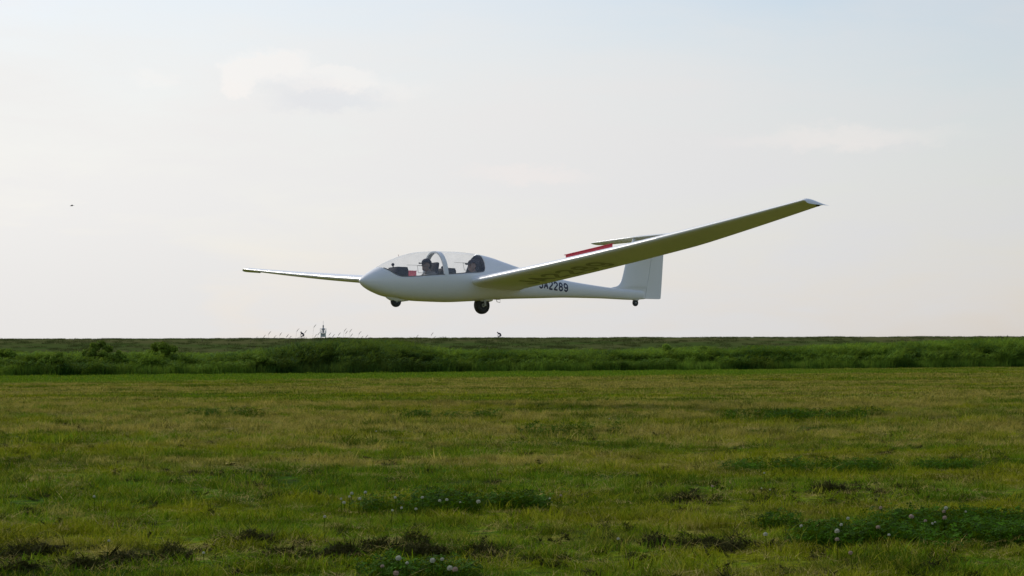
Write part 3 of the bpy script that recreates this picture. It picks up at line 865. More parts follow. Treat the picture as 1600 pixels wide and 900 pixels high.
SILL = [(.425, .2395), (.50, .195), (.60, .125), (.70, .070), (.80, .046), (.95, .050), (1.4, .085), (1.84, .118), (2.4, .166), (2.78, .198), (2.84, .225), (2.875, .28), (2.89, .36), (2.90, .46), (2.905, .54), (2.91, .59)]
def section(x):
    return pchip(TOP, x), pchip(BOT, x), pchip(WID, x), pchip(ZC, x)
def sec_pt(x, ph):
    """ph -90 (keel) .. 90 (spine), starboard side"""
    T, B, W, zc = section(x)
    c, s = math.cos(ph), math.sin(ph)
    if s >= 0: p = 0.92; return W * max(c, 0) ** p, zc + (T - zc) * s ** 0.97
    p = 0.80
    return W * max(c, 0) ** p, zc - (zc - B) * (-s) ** 0.95
def body_y(x, z):
    """half width of the body at station x and height z"""
    T, B, W, zc = section(x)
    if z >= zc: s = min(1, (z - zc) / (T - zc)) ** (1 / 0.97); p = 0.92
    else: s = min(1, (zc - z) / (zc - B)) ** (1 / 0.95); p = 0.80
    return W * max(0, 1 - s * s) ** (0.5 * p)
def sill_ph(x):
    if x <= .425 or x >= 2.91: return math.pi / 2
    T, B, W, zc = section(x); z = min(pchip(SILL, x), T - 1e-4)
    s = (z - zc) / (T - zc)
    if s >= 0: return math.asin(min(1, s ** (1 / 0.97)))
    return -math.asin(((zc - z) / (zc - B)) ** (1 / 0.95))
stat = sorted(set([0, .002, .006, .012, .022, .04, .06, .085, .115, .15, .19, .24, .29, .34, .39, .425, .432, .445, .46, .48, .5, .53, .56, .6, .64, .68, .72, .76, .80, .85, .9, .96, 1.03]
                  + [round(1.1 + .09 * k, 3) for k in range(19)] + [2.76, 2.78, 2.80, 2.82, 2.84, 2.86, 2.875, 2.885, 2.892, 2.898, 2.903, 2.907, 2.91, 2.95]
                  + [round(3.05 + .12 * k, 3) for k in range(38)] + [7.56, 7.60, 7.63]))
# --- lower body with the canopy opening
NB_ = 26; V = []; F = []; rows = []
for x in stat:
    ps = sill_ph(x); row = []
    phs = [-math.pi / 2 + (ps + math.pi / 2) * k / NB_ for k in range(NB_ + 1)]
    for ph in reversed(phs):
        y, z = sec_pt(x, ph); row.append(len(V)); V.append((x, -y, z))
    for ph in phs[1:]:
        y, z = sec_pt(x, ph); row.append(len(V)); V.append((x, y, z))
    rows.append(row)
for a, b in zip(rows[:-1], rows[1:]):
    for k in range(len(a) - 1): F.append((a[k], a[k + 1], b[k + 1], b[k]))
F.append(tuple(rows[-1]))
fus = mesh_ob('fuselage', V, F, gel, G, weld=0.0006, auto=50)
sm = fus.modifiers.new('skin', 'SOLIDIFY'); sm.thickness = 0.012; sm.offset = -1
fus.data.materials.append(MAT['cockpit_grey']); sm.material_offset = 1; sm.material_offset_rim = 0
# --- canopy glass, two panes split at the fixed arch, with frames
def canopy(x0, x1, name):
    xsn = [x for x in stat if x0 < x < x1]; xsn = [x0] + xsn + [x1]
    V = []; F = []; rows = []
    for x in xsn:
        ps = sill_ph(x); n = 20; row = []
        for k in range(n + 1):
            ph = ps + (math.pi / 2 - ps) * k / n; y, z = sec_pt(x, ph); row.append(len(V)); V.append((x, -y, z))
        for k in range(n - 1, -1, -1):
            ph = ps + (math.pi / 2 - ps) * k / n; y, z = sec_pt(x, ph); row.append(len(V)); V.append((x, y, z))
        rows.append(row)
    for a, b in zip(rows[:-1], rows[1:]):
        for k in range(len(a) - 1): F.append((a[k], a[k + 1], b[k + 1], b[k]))
    return mesh_ob(name, V, F, MAT['glass'], G, weld=0.0004)
can_f = canopy(.432, 1.80, 'canopy')
can_r = canopy(1.89, 2.905, 'canopy')
def band(xa, xb, off, th, mat, name, parent, pmin=None):
    """arch shaped strip round the body section between stations xa, xb, above the sill"""
    V = []; F = []; n = 26; rows = []
    for x, o in ((xa, off), (xb, off), (xb, off - th), (xa, off - th)):
        ps = sill_ph(x) - 0.05; row = []
        for k in range(2 * n + 1):
            t = k / n - 1; ph = math.pi / 2 - abs(t) * (math.pi / 2 - ps); y, z = sec_pt(x, ph)
            sg = -1 if t < 0 else 1
            T, B, W, zc = section(x); L = math.hypot(y, (z - zc)) or 1
            row.append(len(V)); V.append((x, sg * (y + o * y / L), z + o * (z - zc) / L))
        rows.append(row)
    for i in range(4):
        a, b = rows[i], rows[(i + 1) % 4]
        for k in range(len(a) - 1): F.append((a[k], a[k + 1], b[k + 1], b[k]))
    F.append(tuple(r[0] for r in rows)); F.append(tuple(r[-1] for r in reversed(rows)))
    return mesh_ob(name, V, F, mat, parent, weld=0.0002, auto=40)
band(1.795, 1.895, 0.004, 0.035, gel, 'canopy_arch', G)
# sill frames of the canopies
def sill_strip(x0, x1, name, parent, mat, w=0.020):
    for sg in (-1, 1):
        bm = bmesh.new(); pts = []
        for x in [x0 + (x1 - x0) * k / 40 for k in range(41)]:
            y, z = sec_pt(x, sill_ph(x)); pts.append((x, sg * (y + 0.001), z + 0.006))
        add_tube(bm, pts, w / 2, 6)
        bm_ob(name, bm, mat, parent)
sill_strip(.47, 1.80, 'canopy_frame', can_f, MAT['seal'], 0.014)
sill_strip(1.89, 2.84, 'canopy_frame', can_r, MAT['seal'], 0.014)
# sliding vent windows: thin outlines on the glass
def vent(x0, x1, z0, z1, parent, mark=False):
    for sg in (-1,):
        bm = bmesh.new()
        def P_(x, z): return Vector((x, sg * (body_y(x, z) + 0.004), z))
        def line(a, b, r=0.0035):
            pts = [P_(a[0] + (b[0] - a[0]) * k / 8, a[1] + (b[1] - a[1]) * k / 8) for k in range(9)]
            add_tube(bm, pts, r, 5)
        line((x0, z1), (x1, z1)); line((x0, z0), (x1, z0)); line((x0, z0), (x0, z1)); line((x1, z0), (x1, z1))
        line((x0 - .22, z1 + .008), (x1, z1 + .008), 0.0025)
        bm_ob('vent_window', bm, MAT['seal'], parent)
        if mark:
            bm = bmesh.new()
            xm = (x0 + x1) / 2; zm = (z0 + z1) / 2
            for a, b in (((xm - .03, zm + .04), (xm + .02, zm + .045)), ((xm + .02, zm + .045), (xm + .03, zm + .015)), ((xm + .03, zm + .015), (xm - .01, zm - .02)), ((xm - .01, zm - .02), (xm + .04, zm - .025))):
                line(a, b, 0.006)
            bm_ob('vent_mark', bm, MAT['seal'], parent)
vent(1.16, 1.42, .13, .27, can_f)
vent(2.30, 2.52, .22, .36, can_r, True)

# --- cockpit interior
bm = bmesh.new()                                   # floor tub
for (x, z, w) in ((.75, -.30, .22), (1.5, -.33, .27), (2.2, -.32, .27), (2.9, -.28, .24)): pass
add_box(bm, (1.85, 0, -.285), (1.6, .34, .03), bev=.008)
bm_ob('cockpit_floor', bm, MAT['cockpit_grey'], G)
def bulkhead(x, mat):
    V = []; n = 24
    for k in range(-n, n + 1):
        ph = math.pi / 2 * (k / n); y, z = sec_pt(x, ph); V.append((x, y * .985, z * .985 + .003))
    m = len(V); V2 = [(x, -y, z) for (x_, y, z) in V]
    V = V + list(reversed(V2[1:-1])); k = len(V)
    V = V + [(a + .02, b, c) for a, b, c in V]
    F = [tuple(range(k)), tuple(range(2 * k - 1, k - 1, -1))] + [(i, (i + 1) % k, k + (i + 1) % k, k + i) for i in range(k)]
    return mesh_ob('rear_bulkhead', V, F, mat, G, smooth=False)
bulkhead(2.93, MAT['seat_cloth'])
def panel(x, z, name, w=.42, d=.30, h=.20):
    bm = bmesh.new()
    add_box(bm, (x + d / 2, 0, z), (d, w, h), bev=.05)
    add_box(bm, (x + d * .55, 0, z + h * .46), (d * .85, w * .86, .05), bev=.02)
    o = bm_ob(name, bm, MAT['dark_trim'], G)
    for yy, zz in ((-.1, .02), (.1, .02), (0, -.03)):
        bm = bmesh.new(); r_ = bmesh.ops.create_cone(bm, cap_ends=True, segments=20, radius1=.038, radius2=.038, depth=.012)
        bmesh.ops.rotate(bm, verts=r_['verts'], matrix=Matrix.Rotation(R(90), 3, 'Y')); bmesh.ops.translate(bm, verts=r_['verts'], vec=(x + d + .004, yy, z + zz))
        bm_ob('gauge', bm, MAT['metal'], o)
    return o
pf = panel(.76, .135, 'instrument_panel', w=.36)
bm = bmesh.new(); add_ell(bm, (.80, 0, .30), (.032, .032, .03)); add_tube(bm, [(.81, 0, .22), (.80, 0, .29)], .012); bm_ob('compass', bm, MAT['dark_trim'], pf)
pr = panel(1.95, .15, 'instrument_panel', w=.40, d=.28, h=.20)
bm = bmesh.new(); add_ell(bm, (2.02, 0, .285), (.028, .028, .026)); add_tube(bm, [(2.02, 0, .22), (2.02, 0, .28)], .011); bm_ob('compass', bm, MAT['dark_trim'], pr)
def seat(x, z0):
    s = empty('seat', (0, 0, 0)); s.parent = G
    bm = bmesh.new(); add_box(bm, (x - .18, 0, -.21), (.42, .40, .07), Euler((0, R(6), 0)), bev=.03); bm_ob('seat_pan', bm, MAT['seat_cloth'], s)
    bm = bmesh.new(); add_box(bm, (x + .10, 0, -.02), (.07, .38, .46), Euler((0, R(20), 0)), bev=.03); bm_ob('seat_back', bm, MAT['seat_cloth'], s)
    bm = bmesh.new(); add_box(bm, (x + .215, 0, z0), (.07, .24, .22), Euler((0, R(12), 0)), bev=.035); add_tube(bm, [(x + .19, .0, z0 - .16), (x + .215, 0, z0)], .02); bm_ob('headrest', bm, MAT['seat_cloth'], s)
seat(1.60, .27)
seat(2.66, .33)

# --- wings
def zdi(y):
    a = abs(y) / 8.6; return -0.022 + 0.862 * (.76 * a + .24 * a * a)
def wchord(y): return float(np.interp(abs(y), [0, 5.5, 8.6], [1.310, .980, .500]))
def wle(y): return float(np.interp(abs(y), [0, 8.6], [2.488, 2.759]))
def winc(y): return float(np.interp(abs(y), [0, 8.6], [.098, .112]))
def wthick(y): return float(np.interp(abs(y), [0, 8.6], [.175, .145]))
def foil(xc, t, cam_=.030, cp=.42, up=True):
    yt = 5 * t * (.2969 * math.sqrt(xc) - .1260 * xc - .3516 * xc ** 2 + .2843 * xc ** 3 - .1036 * xc ** 4)
    yc = cam_ / cp ** 2 * (2 * cp * xc - xc * xc) if xc < cp else cam_ / (1 - cp) ** 2 * ((1 - 2 * cp) + 2 * cp * xc - xc * xc)
    return yc + yt if up else yc - yt
def foil_loop(x0, x1, t, n=18, camb=.03):
    """closed loop of (xc, zc) between chord fractions"""
    us = [x0 + (x1 - x0) * (1 - math.cos(math.pi * k / n)) / 2 for k in range(n + 1)]
    up = [(u, foil(u, t, camb, up=True)) for u in us]; lo = [(u, foil(u, t, camb, up=False)) for u in us]
    return list(reversed(up)) + (lo[1:] if x0 == 0 else lo)
def wing_pt(y, xc, zc, sg):
    c = wchord(y); i = winc(y)
    X, Z = xc * c, zc * c
    return (wle(y) + X * math.cos(i) + Z * math.sin(i), sg * y, zdi(y) + Z * math.cos(i) - X * math.sin(i))
def wing_seg(ys_, x0, x1, sg, Vv, Ff):
    loops = []
    for y in ys_:
        lp = foil_loop(x0, x1, wthick(y)); b0 = len(Vv)
        Vv += [wing_pt(y, a, b, sg) for a, b in lp]; loops.append(list(range(b0, b0 + len(lp))))
    n = len(loops[0])
    for a, b in zip(loops[:-1], loops[1:]):
        for k in range(n): Ff.append((a[k], a[(k + 1) % n], b[(k + 1) % n], b[k]))
    Ff.append(tuple(loops[0])); Ff.append(tuple(reversed(loops[-1])))
AI, AO, AX = 5.35, 8.40, .77
for sg in (-1, 1):
    V = []; F = []
    wing_seg([.10] + [round(.4 + .45 * k, 3) for k in range(11)] + [AI - .004], 0, 1, sg, V, F)
    wing_seg([AI - .004 + (AO - AI + .008) * k / 8 for k in range(9)], 0, AX - .006, sg, V, F)
    wing_seg([AO + .004, 8.5, 8.62], 0, 1, sg, V, F)
    w = mesh_ob('wing', V, F, gel, G, weld=0.0004, auto=40)
    if sg < 0: port_wing = w
    else: star_wing = w
    V = []; F = []
    wing_seg([AI + .004 + (AO - AI - .008) * k / 8 for k in range(9)], AX, 1, sg, V, F)
    mesh_ob('aileron', V, F, gel, w, weld=0.0003, auto=40)
    # wing tip fairing: underside slopes up to the top surface, trailing corner drawn aft
    V = []; F = []; loops = []
    for q in range(8):
        th = math.pi / 2 * q / 7 * .97; k = 1 - math.cos(th); y = 8.622 + .085 * math.sin(th)
        lp = foil_loop(0, 1, wthick(8.6)); b0 = len(V); c = wchord(8.6); i = winc(8.6)
        for a, b in lp:
            lo_ = foil(a, wthick(8.6), up=False)
            bb = b + (lo_ - .050 * (1 - .6 * a * a) - b) * k
            xa = a * (1 - .10 * k) + .03 * k + .17 * k * a ** 3          # trailing corner drawn aft
            X, Z = xa * c, bb * c - .012 * k
            V.append((wle(8.6) + X + Z * math.sin(i), sg * (y + .05 * k * a), zdi(8.62) + (y - 8.62) * .12 + Z - X * math.sin(i)))
        loops.append(list(range(b0, b0 + len(lp))))
    n = len(loops[0])
    for a, b in zip(loops[:-1], loops[1:]):
        for k in range(n): F.append((a[k], a[(k + 1) % n], b[(k + 1) % n], b[k]))
    F.append(tuple(loops[0])); F.append(tuple(reversed(loops[-1])))
    tip = mesh_ob('wing_tip', V, F, gel, w, weld=0.0003, auto=45)
    bm = bmesh.new()
    x_, y_, z_ = wing_pt(8.60, .78, foil(.80, .145, up=False), sg)
    add_ell(bm, (x_ + .04, y_, z_ - .006), (.05, .014, .018), 12, 8)
    bm_ob('tip_skid', bm, MAT['dark_trim'], tip)
    # schempp-hirth airbrake: red perforated blade standing out of the upper surface with its cap
    ya, yb = 2.38, 3.68
    bm = bmesh.new(); n = 14; grid = []
    for k in range(n + 1):
        y = ya + (yb - ya) * k / n
        x0, _, z0 = wing_pt(y, .52, foil(.52, wthick(y)), sg)
        grid.append((x0, sg * y, z0))
    H0, H1 = -.03, .172
    def slab(za, zb, t0, t1, y0=0.0, y1=1.0):
        P0 = Vector(grid[0]).lerp(Vector(grid[-1]), y0); P1 = Vector(grid[0]).lerp(Vector(grid[-1]), y1)
        vs = []
        for P_ in (P0, P1):
            for dx_, dz_ in ((t0, za), (t1, za), (t1, zb), (t0, zb)): vs.append(bm.verts.new(P_ + Vector((dx_, 0, dz_))))
        for f in ((0, 1, 2, 3), (7, 6, 5, 4), (0, 4, 5, 1), (1, 5, 6, 2), (2, 6, 7, 3), (3, 7, 4, 0)): bm.faces.new([vs[q] for q in f])
    slab(H0, H1, -.004, .004)
    bmesh.ops.recalc_face_normals(bm, faces=bm.faces)
    brake = bm_ob('airbrake', bm, MAT['red_paint'], w, smooth=False)
    bm = bmesh.new(); slab(H1, H1 + .010, -.035, .022, -.012, 1.012); bm_ob('brake_cap', bm, MAT['red_paint'], brake, smooth=False)
    bm = bmesh.new()
    for q in range(2):
        t = .22 + .56 * q
        P_ = Vector(grid[0]).lerp(Vector(grid[-1]), t)
        add_tube(bm, [P_ + Vector((.012, 0, H0)), P_ + Vector((.012, 0, H1))], .006, 6)
    bm_ob('brake_arm', bm, MAT['metal'], brake)

# wing root fairing under and ahead of each wing
for sg in (-1, 1):
    V = []; F = []; loops = []
    for y, g_ in ((.20, 1.16), (.30, 1.10), (.38, 1.05), (.47, 1.015), (.58, 1.001)):
        lp = foil_loop(0, 1, .17); b0 = len(V)
        for a, b in lp:
            x, yy, z = wing_pt(y, (a - .45) * (1 + (g_ - 1) * .7) + .45, b * (1 + (g_ - 1) * 2.2), sg); V.append((x, yy, z))
        loops.append(list(range(b0, b0 + len(lp))))
    n = len(loops[0])
    for a, b in zip(loops[:-1], loops[1:]):
        for k in range(n): F.append((a[k], a[(k + 1) % n], b[(k + 1) % n], b[k]))
    F.append(tuple(loops[0])); F.append(tuple(reversed(loops[-1])))
    mesh_ob('wing_root_fairing', V, F, gel, G, weld=0.0004, auto=60)

# --- fin, rudder, tailplane
def sym(xc, t): return 5 * t * (.2969 * math.sqrt(xc) - .1260 * xc - .3516 * xc ** 2 + .2843 * xc ** 3 - .1036 * xc ** 4)
FIN_LE = [(-.20, 6.62), (-.06, 6.56), (.0, 6.62), (.035, 6.80), (.09, 6.895), (.19, 6.960), (.34, 7.02), (.49, 7.070), (.75, 7.175), (1.08, 7.320)]
FIN_HG = [(-.215, 7.633), (.638, 7.835), (1.09, 7.942)]
RUD_TE = [(-.19, 8.147), (.0, 8.172), (.764, 8.262), (1.09, 8.300)]
def vfoil(z, a0, a1, t_abs, n=14):
    """section of the vertical tail between x a0 and a1; le, te are of the full chord"""
    le = pchip(FIN_LE, z); te = pchip(RUD_TE, z); c = te - le
    us = [a0 + (a1 - a0) * (1 - math.cos(math.pi * k / n)) / 2 for k in range(n + 1)]
    pts = []
    for x in us:
        xc = min(1, max(0, (x - le) / c)); pts.append((x, sym(xc, t_abs / c)))
    return pts
def vloft(zs, fa, fb, name, parent):
    V = []; F = []; loops = []
    for z in zs:
        t_abs = .135 - .03 * max(0, z)
        pts = vfoil(z, fa(z), fb(z), t_abs); b0 = len(V)
        V += [(x, -y - .0006, z) for x, y in pts]; V += [(x, y + .0006, z) for x, y in reversed(pts)]
        loops.append(list(range(b0, len(V))))
    n = len(loops[0])
    for a, b in zip(loops[:-1], loops[1:]):
        for k in range(n): F.append((a[k], a[(k + 1) % n], b[(k + 1) % n], b[k]))
    F.append(tuple(loops[0])); F.append(tuple(reversed(loops[-1])))
    return mesh_ob(name, V, F, gel, parent, weld=0.0002, auto=40)
zs1 = [-.20, -.15, -.10, -.06, -.03, 0, .018, .035, .06, .09, .13, .19, .26, .34, .42, .49, .6, .75, .9, 1.02, 1.085]
fin = vloft(zs1, lambda z: pchip(FIN_LE, z) + .0005, lambda z: pchip(FIN_HG, z) - .004, 'fin', G)
zs2 = [-.215, -.205, -.19, -.15, 0, .2, .4, .6, .8, 1.0, 1.085]
rud = vloft(zs2, lambda z: pchip(FIN_HG, z) + .005, lambda z: pchip(RUD_TE, max(z, -.19)) - (.05 if z < -.21 else (.012 if z < -.2 else 0)), 'rudder', G)
bm = bmesh.new(); add_tube(bm, [(pchip(FIN_HG, z), 0, z) for z in (-.21, .3, .7, 1.08)], .018, 8); bm_ob('rudder_hinge', bm, MAT['seal'], fin)
def hs(y):   # le, chord
    a = abs(y) / 1.65
    return 7.325 + .19 * a, .66 - .20 * a
def tail_half(x0, x1, name, parent, ysn):
    V = []; F = []; loops = []
    for y in ysn:
        le, c = hs(y); a_ = abs(y); sc = 1.0
        if a_ > 1.60: sc = 1 - ((a_ - 1.60) / .05) ** 2 * .65
        b0 = len(V); n = 12
        us = [x0 + (x1 - x0) * (1 - math.cos(math.pi * k / n)) / 2 for k in range(n + 1)]
        zz = 1.125
        shift = .05 * (1 - sc); yy_ = y * .955; inc = .055
        lo = [(le + shift + u * c * (1 - .10 * (1 - sc)), yy_, zz - sym(u, .13) * c * sc - .0005 - inc * u * c) for u in us]; up = [(le + shift + u * c * (1 - .10 * (1 - sc)), yy_, zz + sym(u, .13) * c * sc + .0005 - inc * u * c) for u in reversed(us)]
        V += lo + up; loops.append(list(range(b0, len(V))))
    n = len(loops[0])
    for a, b in zip(loops[:-1], loops[1:]):
        for k in range(n): F.append((a[k], a[(k + 1) % n], b[(k + 1) % n], b[k]))
    F.append(tuple(loops[0])); F.append(tuple(reversed(loops[-1])))
    return mesh_ob(name, V, F, gel, parent, weld=0.0002, auto=40)
yy = [-1.65, -1.64, -1.62, -1.60, -1.4, -.9, -.4, 0, .4, .9, 1.4, 1.60, 1.62, 1.64, 1.65]
tp = tail_half(0, .70, 'tailplane', G, yy)
tail_half(.712, 1.0, 'elevator', tp, yy)

# --- landing gear
def wheel(name, c, r, w, parent=G):
    t = bmesh.new(); prof = []
    for k in range(13):
        a = math.pi * k / 12; prof.append((r - .30 * r * (1 - math.sin(a)) ** 1.6, -w / 2 * math.cos(a)))
    prof = [(r * .56, -w * .42)] + prof + [(r * .56, w * .42)]
    add_lathe_y(t, c, prof, 36)
    e = empty(name, (0, 0, 0)); e.parent = parent
    bm_ob('tyre', t, MAT['black_rubber'], e)
    h = bmesh.new(); add_lathe_y(h, c, [(r * .10, -w * .47), (r * .22, -w * .45), (r * .26, -w * .34), (r * .50, -w * .36), (r * .555, -w * .44), (r * .555, w * .44), (r * .50, w * .36), (r * .26, w * .34), (r * .22, w * .45), (r * .10, w * .47)], 28)
    bm_ob('rim', h, MAT['wheel_rim'], e)
    return e
mw = wheel('main_wheel', (3.018, 0, -.450), .178, .13)
bm = bmesh.new()
for s in (-1, 1):
    add_box(bm, (3.03, s * .085, -.37), (.05, .012, .20), Euler((0, R(-8), 0)), bev=.004)
add_tube(bm, [(3.018, -.10, -.45), (3.018, .10, -.45)], .018, 10)
bm_ob('axle_fork', bm, MAT['wheel_rim'], mw)
bm = bmesh.new(); add_ell(bm, (3.05, 0, -.335), (.26, .085, .055), 24, 12); bm_ob('wheel_fairing', bm, gel, G)
bm = bmesh.new(); add_tube(bm, [(3.36, -.05, -.315), (3.38, -.05, -.375), (3.46, -.05, -.385), (3.47, -.05, -.33), (3.30, -.05, -.325)], .006, 6); bm_ob('tow_hook', bm, MAT['metal'], G)
nw = wheel('nose_wheel', (.86, 0, -.412), .115, .08)
V = []; F = []; loops = []                     # nose wheel fairing, teardrop
for x, w_, d_ in ((.60, .010, .004), (.65, .038, .030), (.72, .058, .052), (.80, .066, .060), (.90, .066, .058), (.98, .058, .046), (1.06, .044, .030), (1.16, .022, .010)):
    b0 = len(V); bz = pchip(BOT, x)
    for k in range(17):
        a = math.pi * k / 16; V.append((x, w_ * math.cos(a), bz + .03 - (.03 + d_) * math.sin(a) ** .8))
    loops.append(list(range(b0, len(V))))
for a, b in zip(loops[:-1], loops[1:]):
    for k in range(16): F.append((a[k], a[k + 1], b[k + 1], b[k]))
F.append(tuple(loops[0])); F.append(tuple(reversed(loops[-1])))
mesh_ob('nose_wheel_fairing', V, F, gel, G, auto=50)
tw = wheel('tail_wheel', (7.36, 0, -.308), .078, .05)
bm = bmesh.new(); add_ell(bm, (7.37, 0, -.235), (.11, .032, .035), 16, 10); bm_ob('tail_wheel_fairing', bm, gel, G)
# probe on the fin
bm = bmesh.new(); add_tube(bm, [(.95, 0, .465), (.93, 0, .50)], .004, 5); bm_ob('yaw_string', bm, MAT['red_paint'], can_f)

# --- registration letters as thin paint strokes laid on the skin
def arc(cx, cy, rx, ry, a0, a1, n=8):
    return [(cx + rx * math.cos(R(a0 + (a1 - a0) * k / n)), cy + ry * math.sin(R(a0 + (a1 - a0) * k / n))) for k in range(n + 1)]
GLY = {
    'J': [[(.60, 1.0), (.60, .25)] + arc(.35, .25, .25, .20, 0, -180)],
    'A': [[(0.04, .05), (.34, .98), (.64, .05)], [(.16, .36), (.52, .36)]],
    '2': [arc(.33, .70, .28, .26, 170, 0) + [(.61, .66), (.10, .18), (.08, .06), (.62, .06)]],
    '8': [arc(.33, .72, .24, .23, 0, 360, 14), arc(.33, .28, .28, .24, 0, 360, 14)],
    '9': [arc(.33, .68, .28, .27, 0, 360, 14), [(.61, .68), (.61, .28)] + arc(.35, .28, .26, .23, 0, -165)],
}
def strokes(ch, w, fn, V, F):
    for path in GLY[ch]:
        pts = []
        for a, b in zip(path[:-1], path[1:]):
            n = max(1, int(math.dist(a, b) / .12))
            pts += [(a[0] + (b[0] - a[0]) * k / n, a[1] + (b[1] - a[1]) * k / n) for k in range(n)]
        pts.append(path[-1]); L = []
        for i, p in enumerate(pts):
            q0 = pts[max(0, i - 1)]; q1 = pts[min(len(pts) - 1, i + 1)]
            d = math.dist(q0, q1) or 1; nx_, ny_ = -(q1[1] - q0[1]) / d, (q1[0] - q0[0]) / d
            b0 = len(V); V.append(fn(p[0] + nx_ * w / 2, p[1] + ny_ * w / 2)); V.append(fn(p[0] - nx_ * w / 2, p[1] - ny_ * w / 2)); L.append(b0)
        for a, b in zip(L[:-1], L[1:]): F.append((a, a + 1, b + 1, b))
V = []; F = []
for i, ch in enumerate('JA2289'):
    x0 = 4.405 + i * .146; h = .172; wd = .172
    def fn(u, v, x0=x0):
        x = x0 + u * wd * .98; z = -.072 - (x - 4.4) * .066 + v * h
        return (x, -(body_y(x, z) + .0035), z)
    strokes(ch, .20, fn, V, F)
mesh_ob('registration_mark', V, F, MAT['navy_paint'], fus, smooth=False)
V = []; F = []
for i, ch in enumerate('JA2289'):
    y0 = 0.98 + i * .435; wd = .50; h = .58
    def fn(u, v, y0=y0):
        y = y0 + u * wd; c = wchord(y); xc = .80 - v * h / c
        x, yy_, z = wing_pt(y, xc, foil(xc, wthick(y), up=False), -1)
        return (x, yy_, z - .004)
    strokes(ch, .17, fn, V, F)
mesh_ob('registration_mark', V, F, MAT['underwing_paint'], port_wing, smooth=False)

# ================================================================== people
def remesh_body(name, build, mat, parent, vox=.010, sm=2):
    bm = bmesh.new(); build(bm)
    me = bpy.data.meshes.new(name); bm.to_mesh(me); bm.free()
    o = bpy.data.objects.new(name, me); COL.objects.link(o)
    md = o.modifiers.new('r', 'REMESH'); md.mode = 'VOXEL'; md.voxel_size = vox
    m2 = o.modifiers.new('s', 'SMOOTH'); m2.iterations = sm; m2.factor = .5
    dg = bpy.context.evaluated_depsgraph_get()
    new = bpy.data.meshes.new_from_object(o.evaluated_get(dg))
    o.modifiers.clear(); o.data = new; new.name = name
    new.materials.clear(); new.materials.append(mat)
    new.polygons.foreach_set('use_smooth', [True] * len(new.polygons))
    o.parent = parent
    return o
def limb(bm, pts, rad, seg=12):
    add_tube(bm, pts, rad, seg)
    for p, r in zip(pts, rad): add_ell(bm, p, (r, r, r), 12, 8)
def hand(bm, w, d, s):
    """hand at wrist w pointing along d, fingers curled down"""
    w = Vector(w); d = Vector(d).normalized(); sx = Vector((0, 1, 0)); dn = Vector((0, 0, -1))
    add_ell(bm, w + d * .045, (.048, .040, .018))
    for k, L in enumerate((.060, .072, .068, .052)):
        b = w + d * .085 + sx * (.030 - .020 * k)
        limb(bm, [b, b + d * L * .5, b + d * L * .62 + dn * L * .45, b + d * L * .35 + dn * L * .7], [.0085, .008, .0075, .007], 8)
    b = w + d * .035 + sx * .036 * s; limb(bm, [b, b + d * .030 + sx * .020 * s, b + d * .052 + dn * .02 + sx * .012 * s], [.010, .009, .008], 8)
def head_parts(bm, hx, hz, k=1.0):
    add_ell(bm, (hx, 0, hz), (.098 * k, .076 * k, .112 * k), 24, 16)                # skull
    add_ell(bm, (hx - .032, 0, hz - .062), (.062, .056, .062), 20, 14)                # jaw
    add_ell(bm, (hx - .100, 0, hz - .012), (.022, .014, .024), 12, 8)                 # nose
    add_ell(bm, (hx - .088, 0, hz - .060), (.014, .026, .010), 12, 8)                 # lips
    add_ell(bm, (hx - .080, 0, hz - .092), (.022, .024, .018), 12, 8)                 # chin
    add_ell(bm, (hx - .082, 0, hz + .026), (.018, .050, .012), 12, 8)                 # brow
    for s in (-1, 1): add_ell(bm, (hx + .008, s * .078, hz - .015), (.022, .010, .032), 12, 8)   # ears
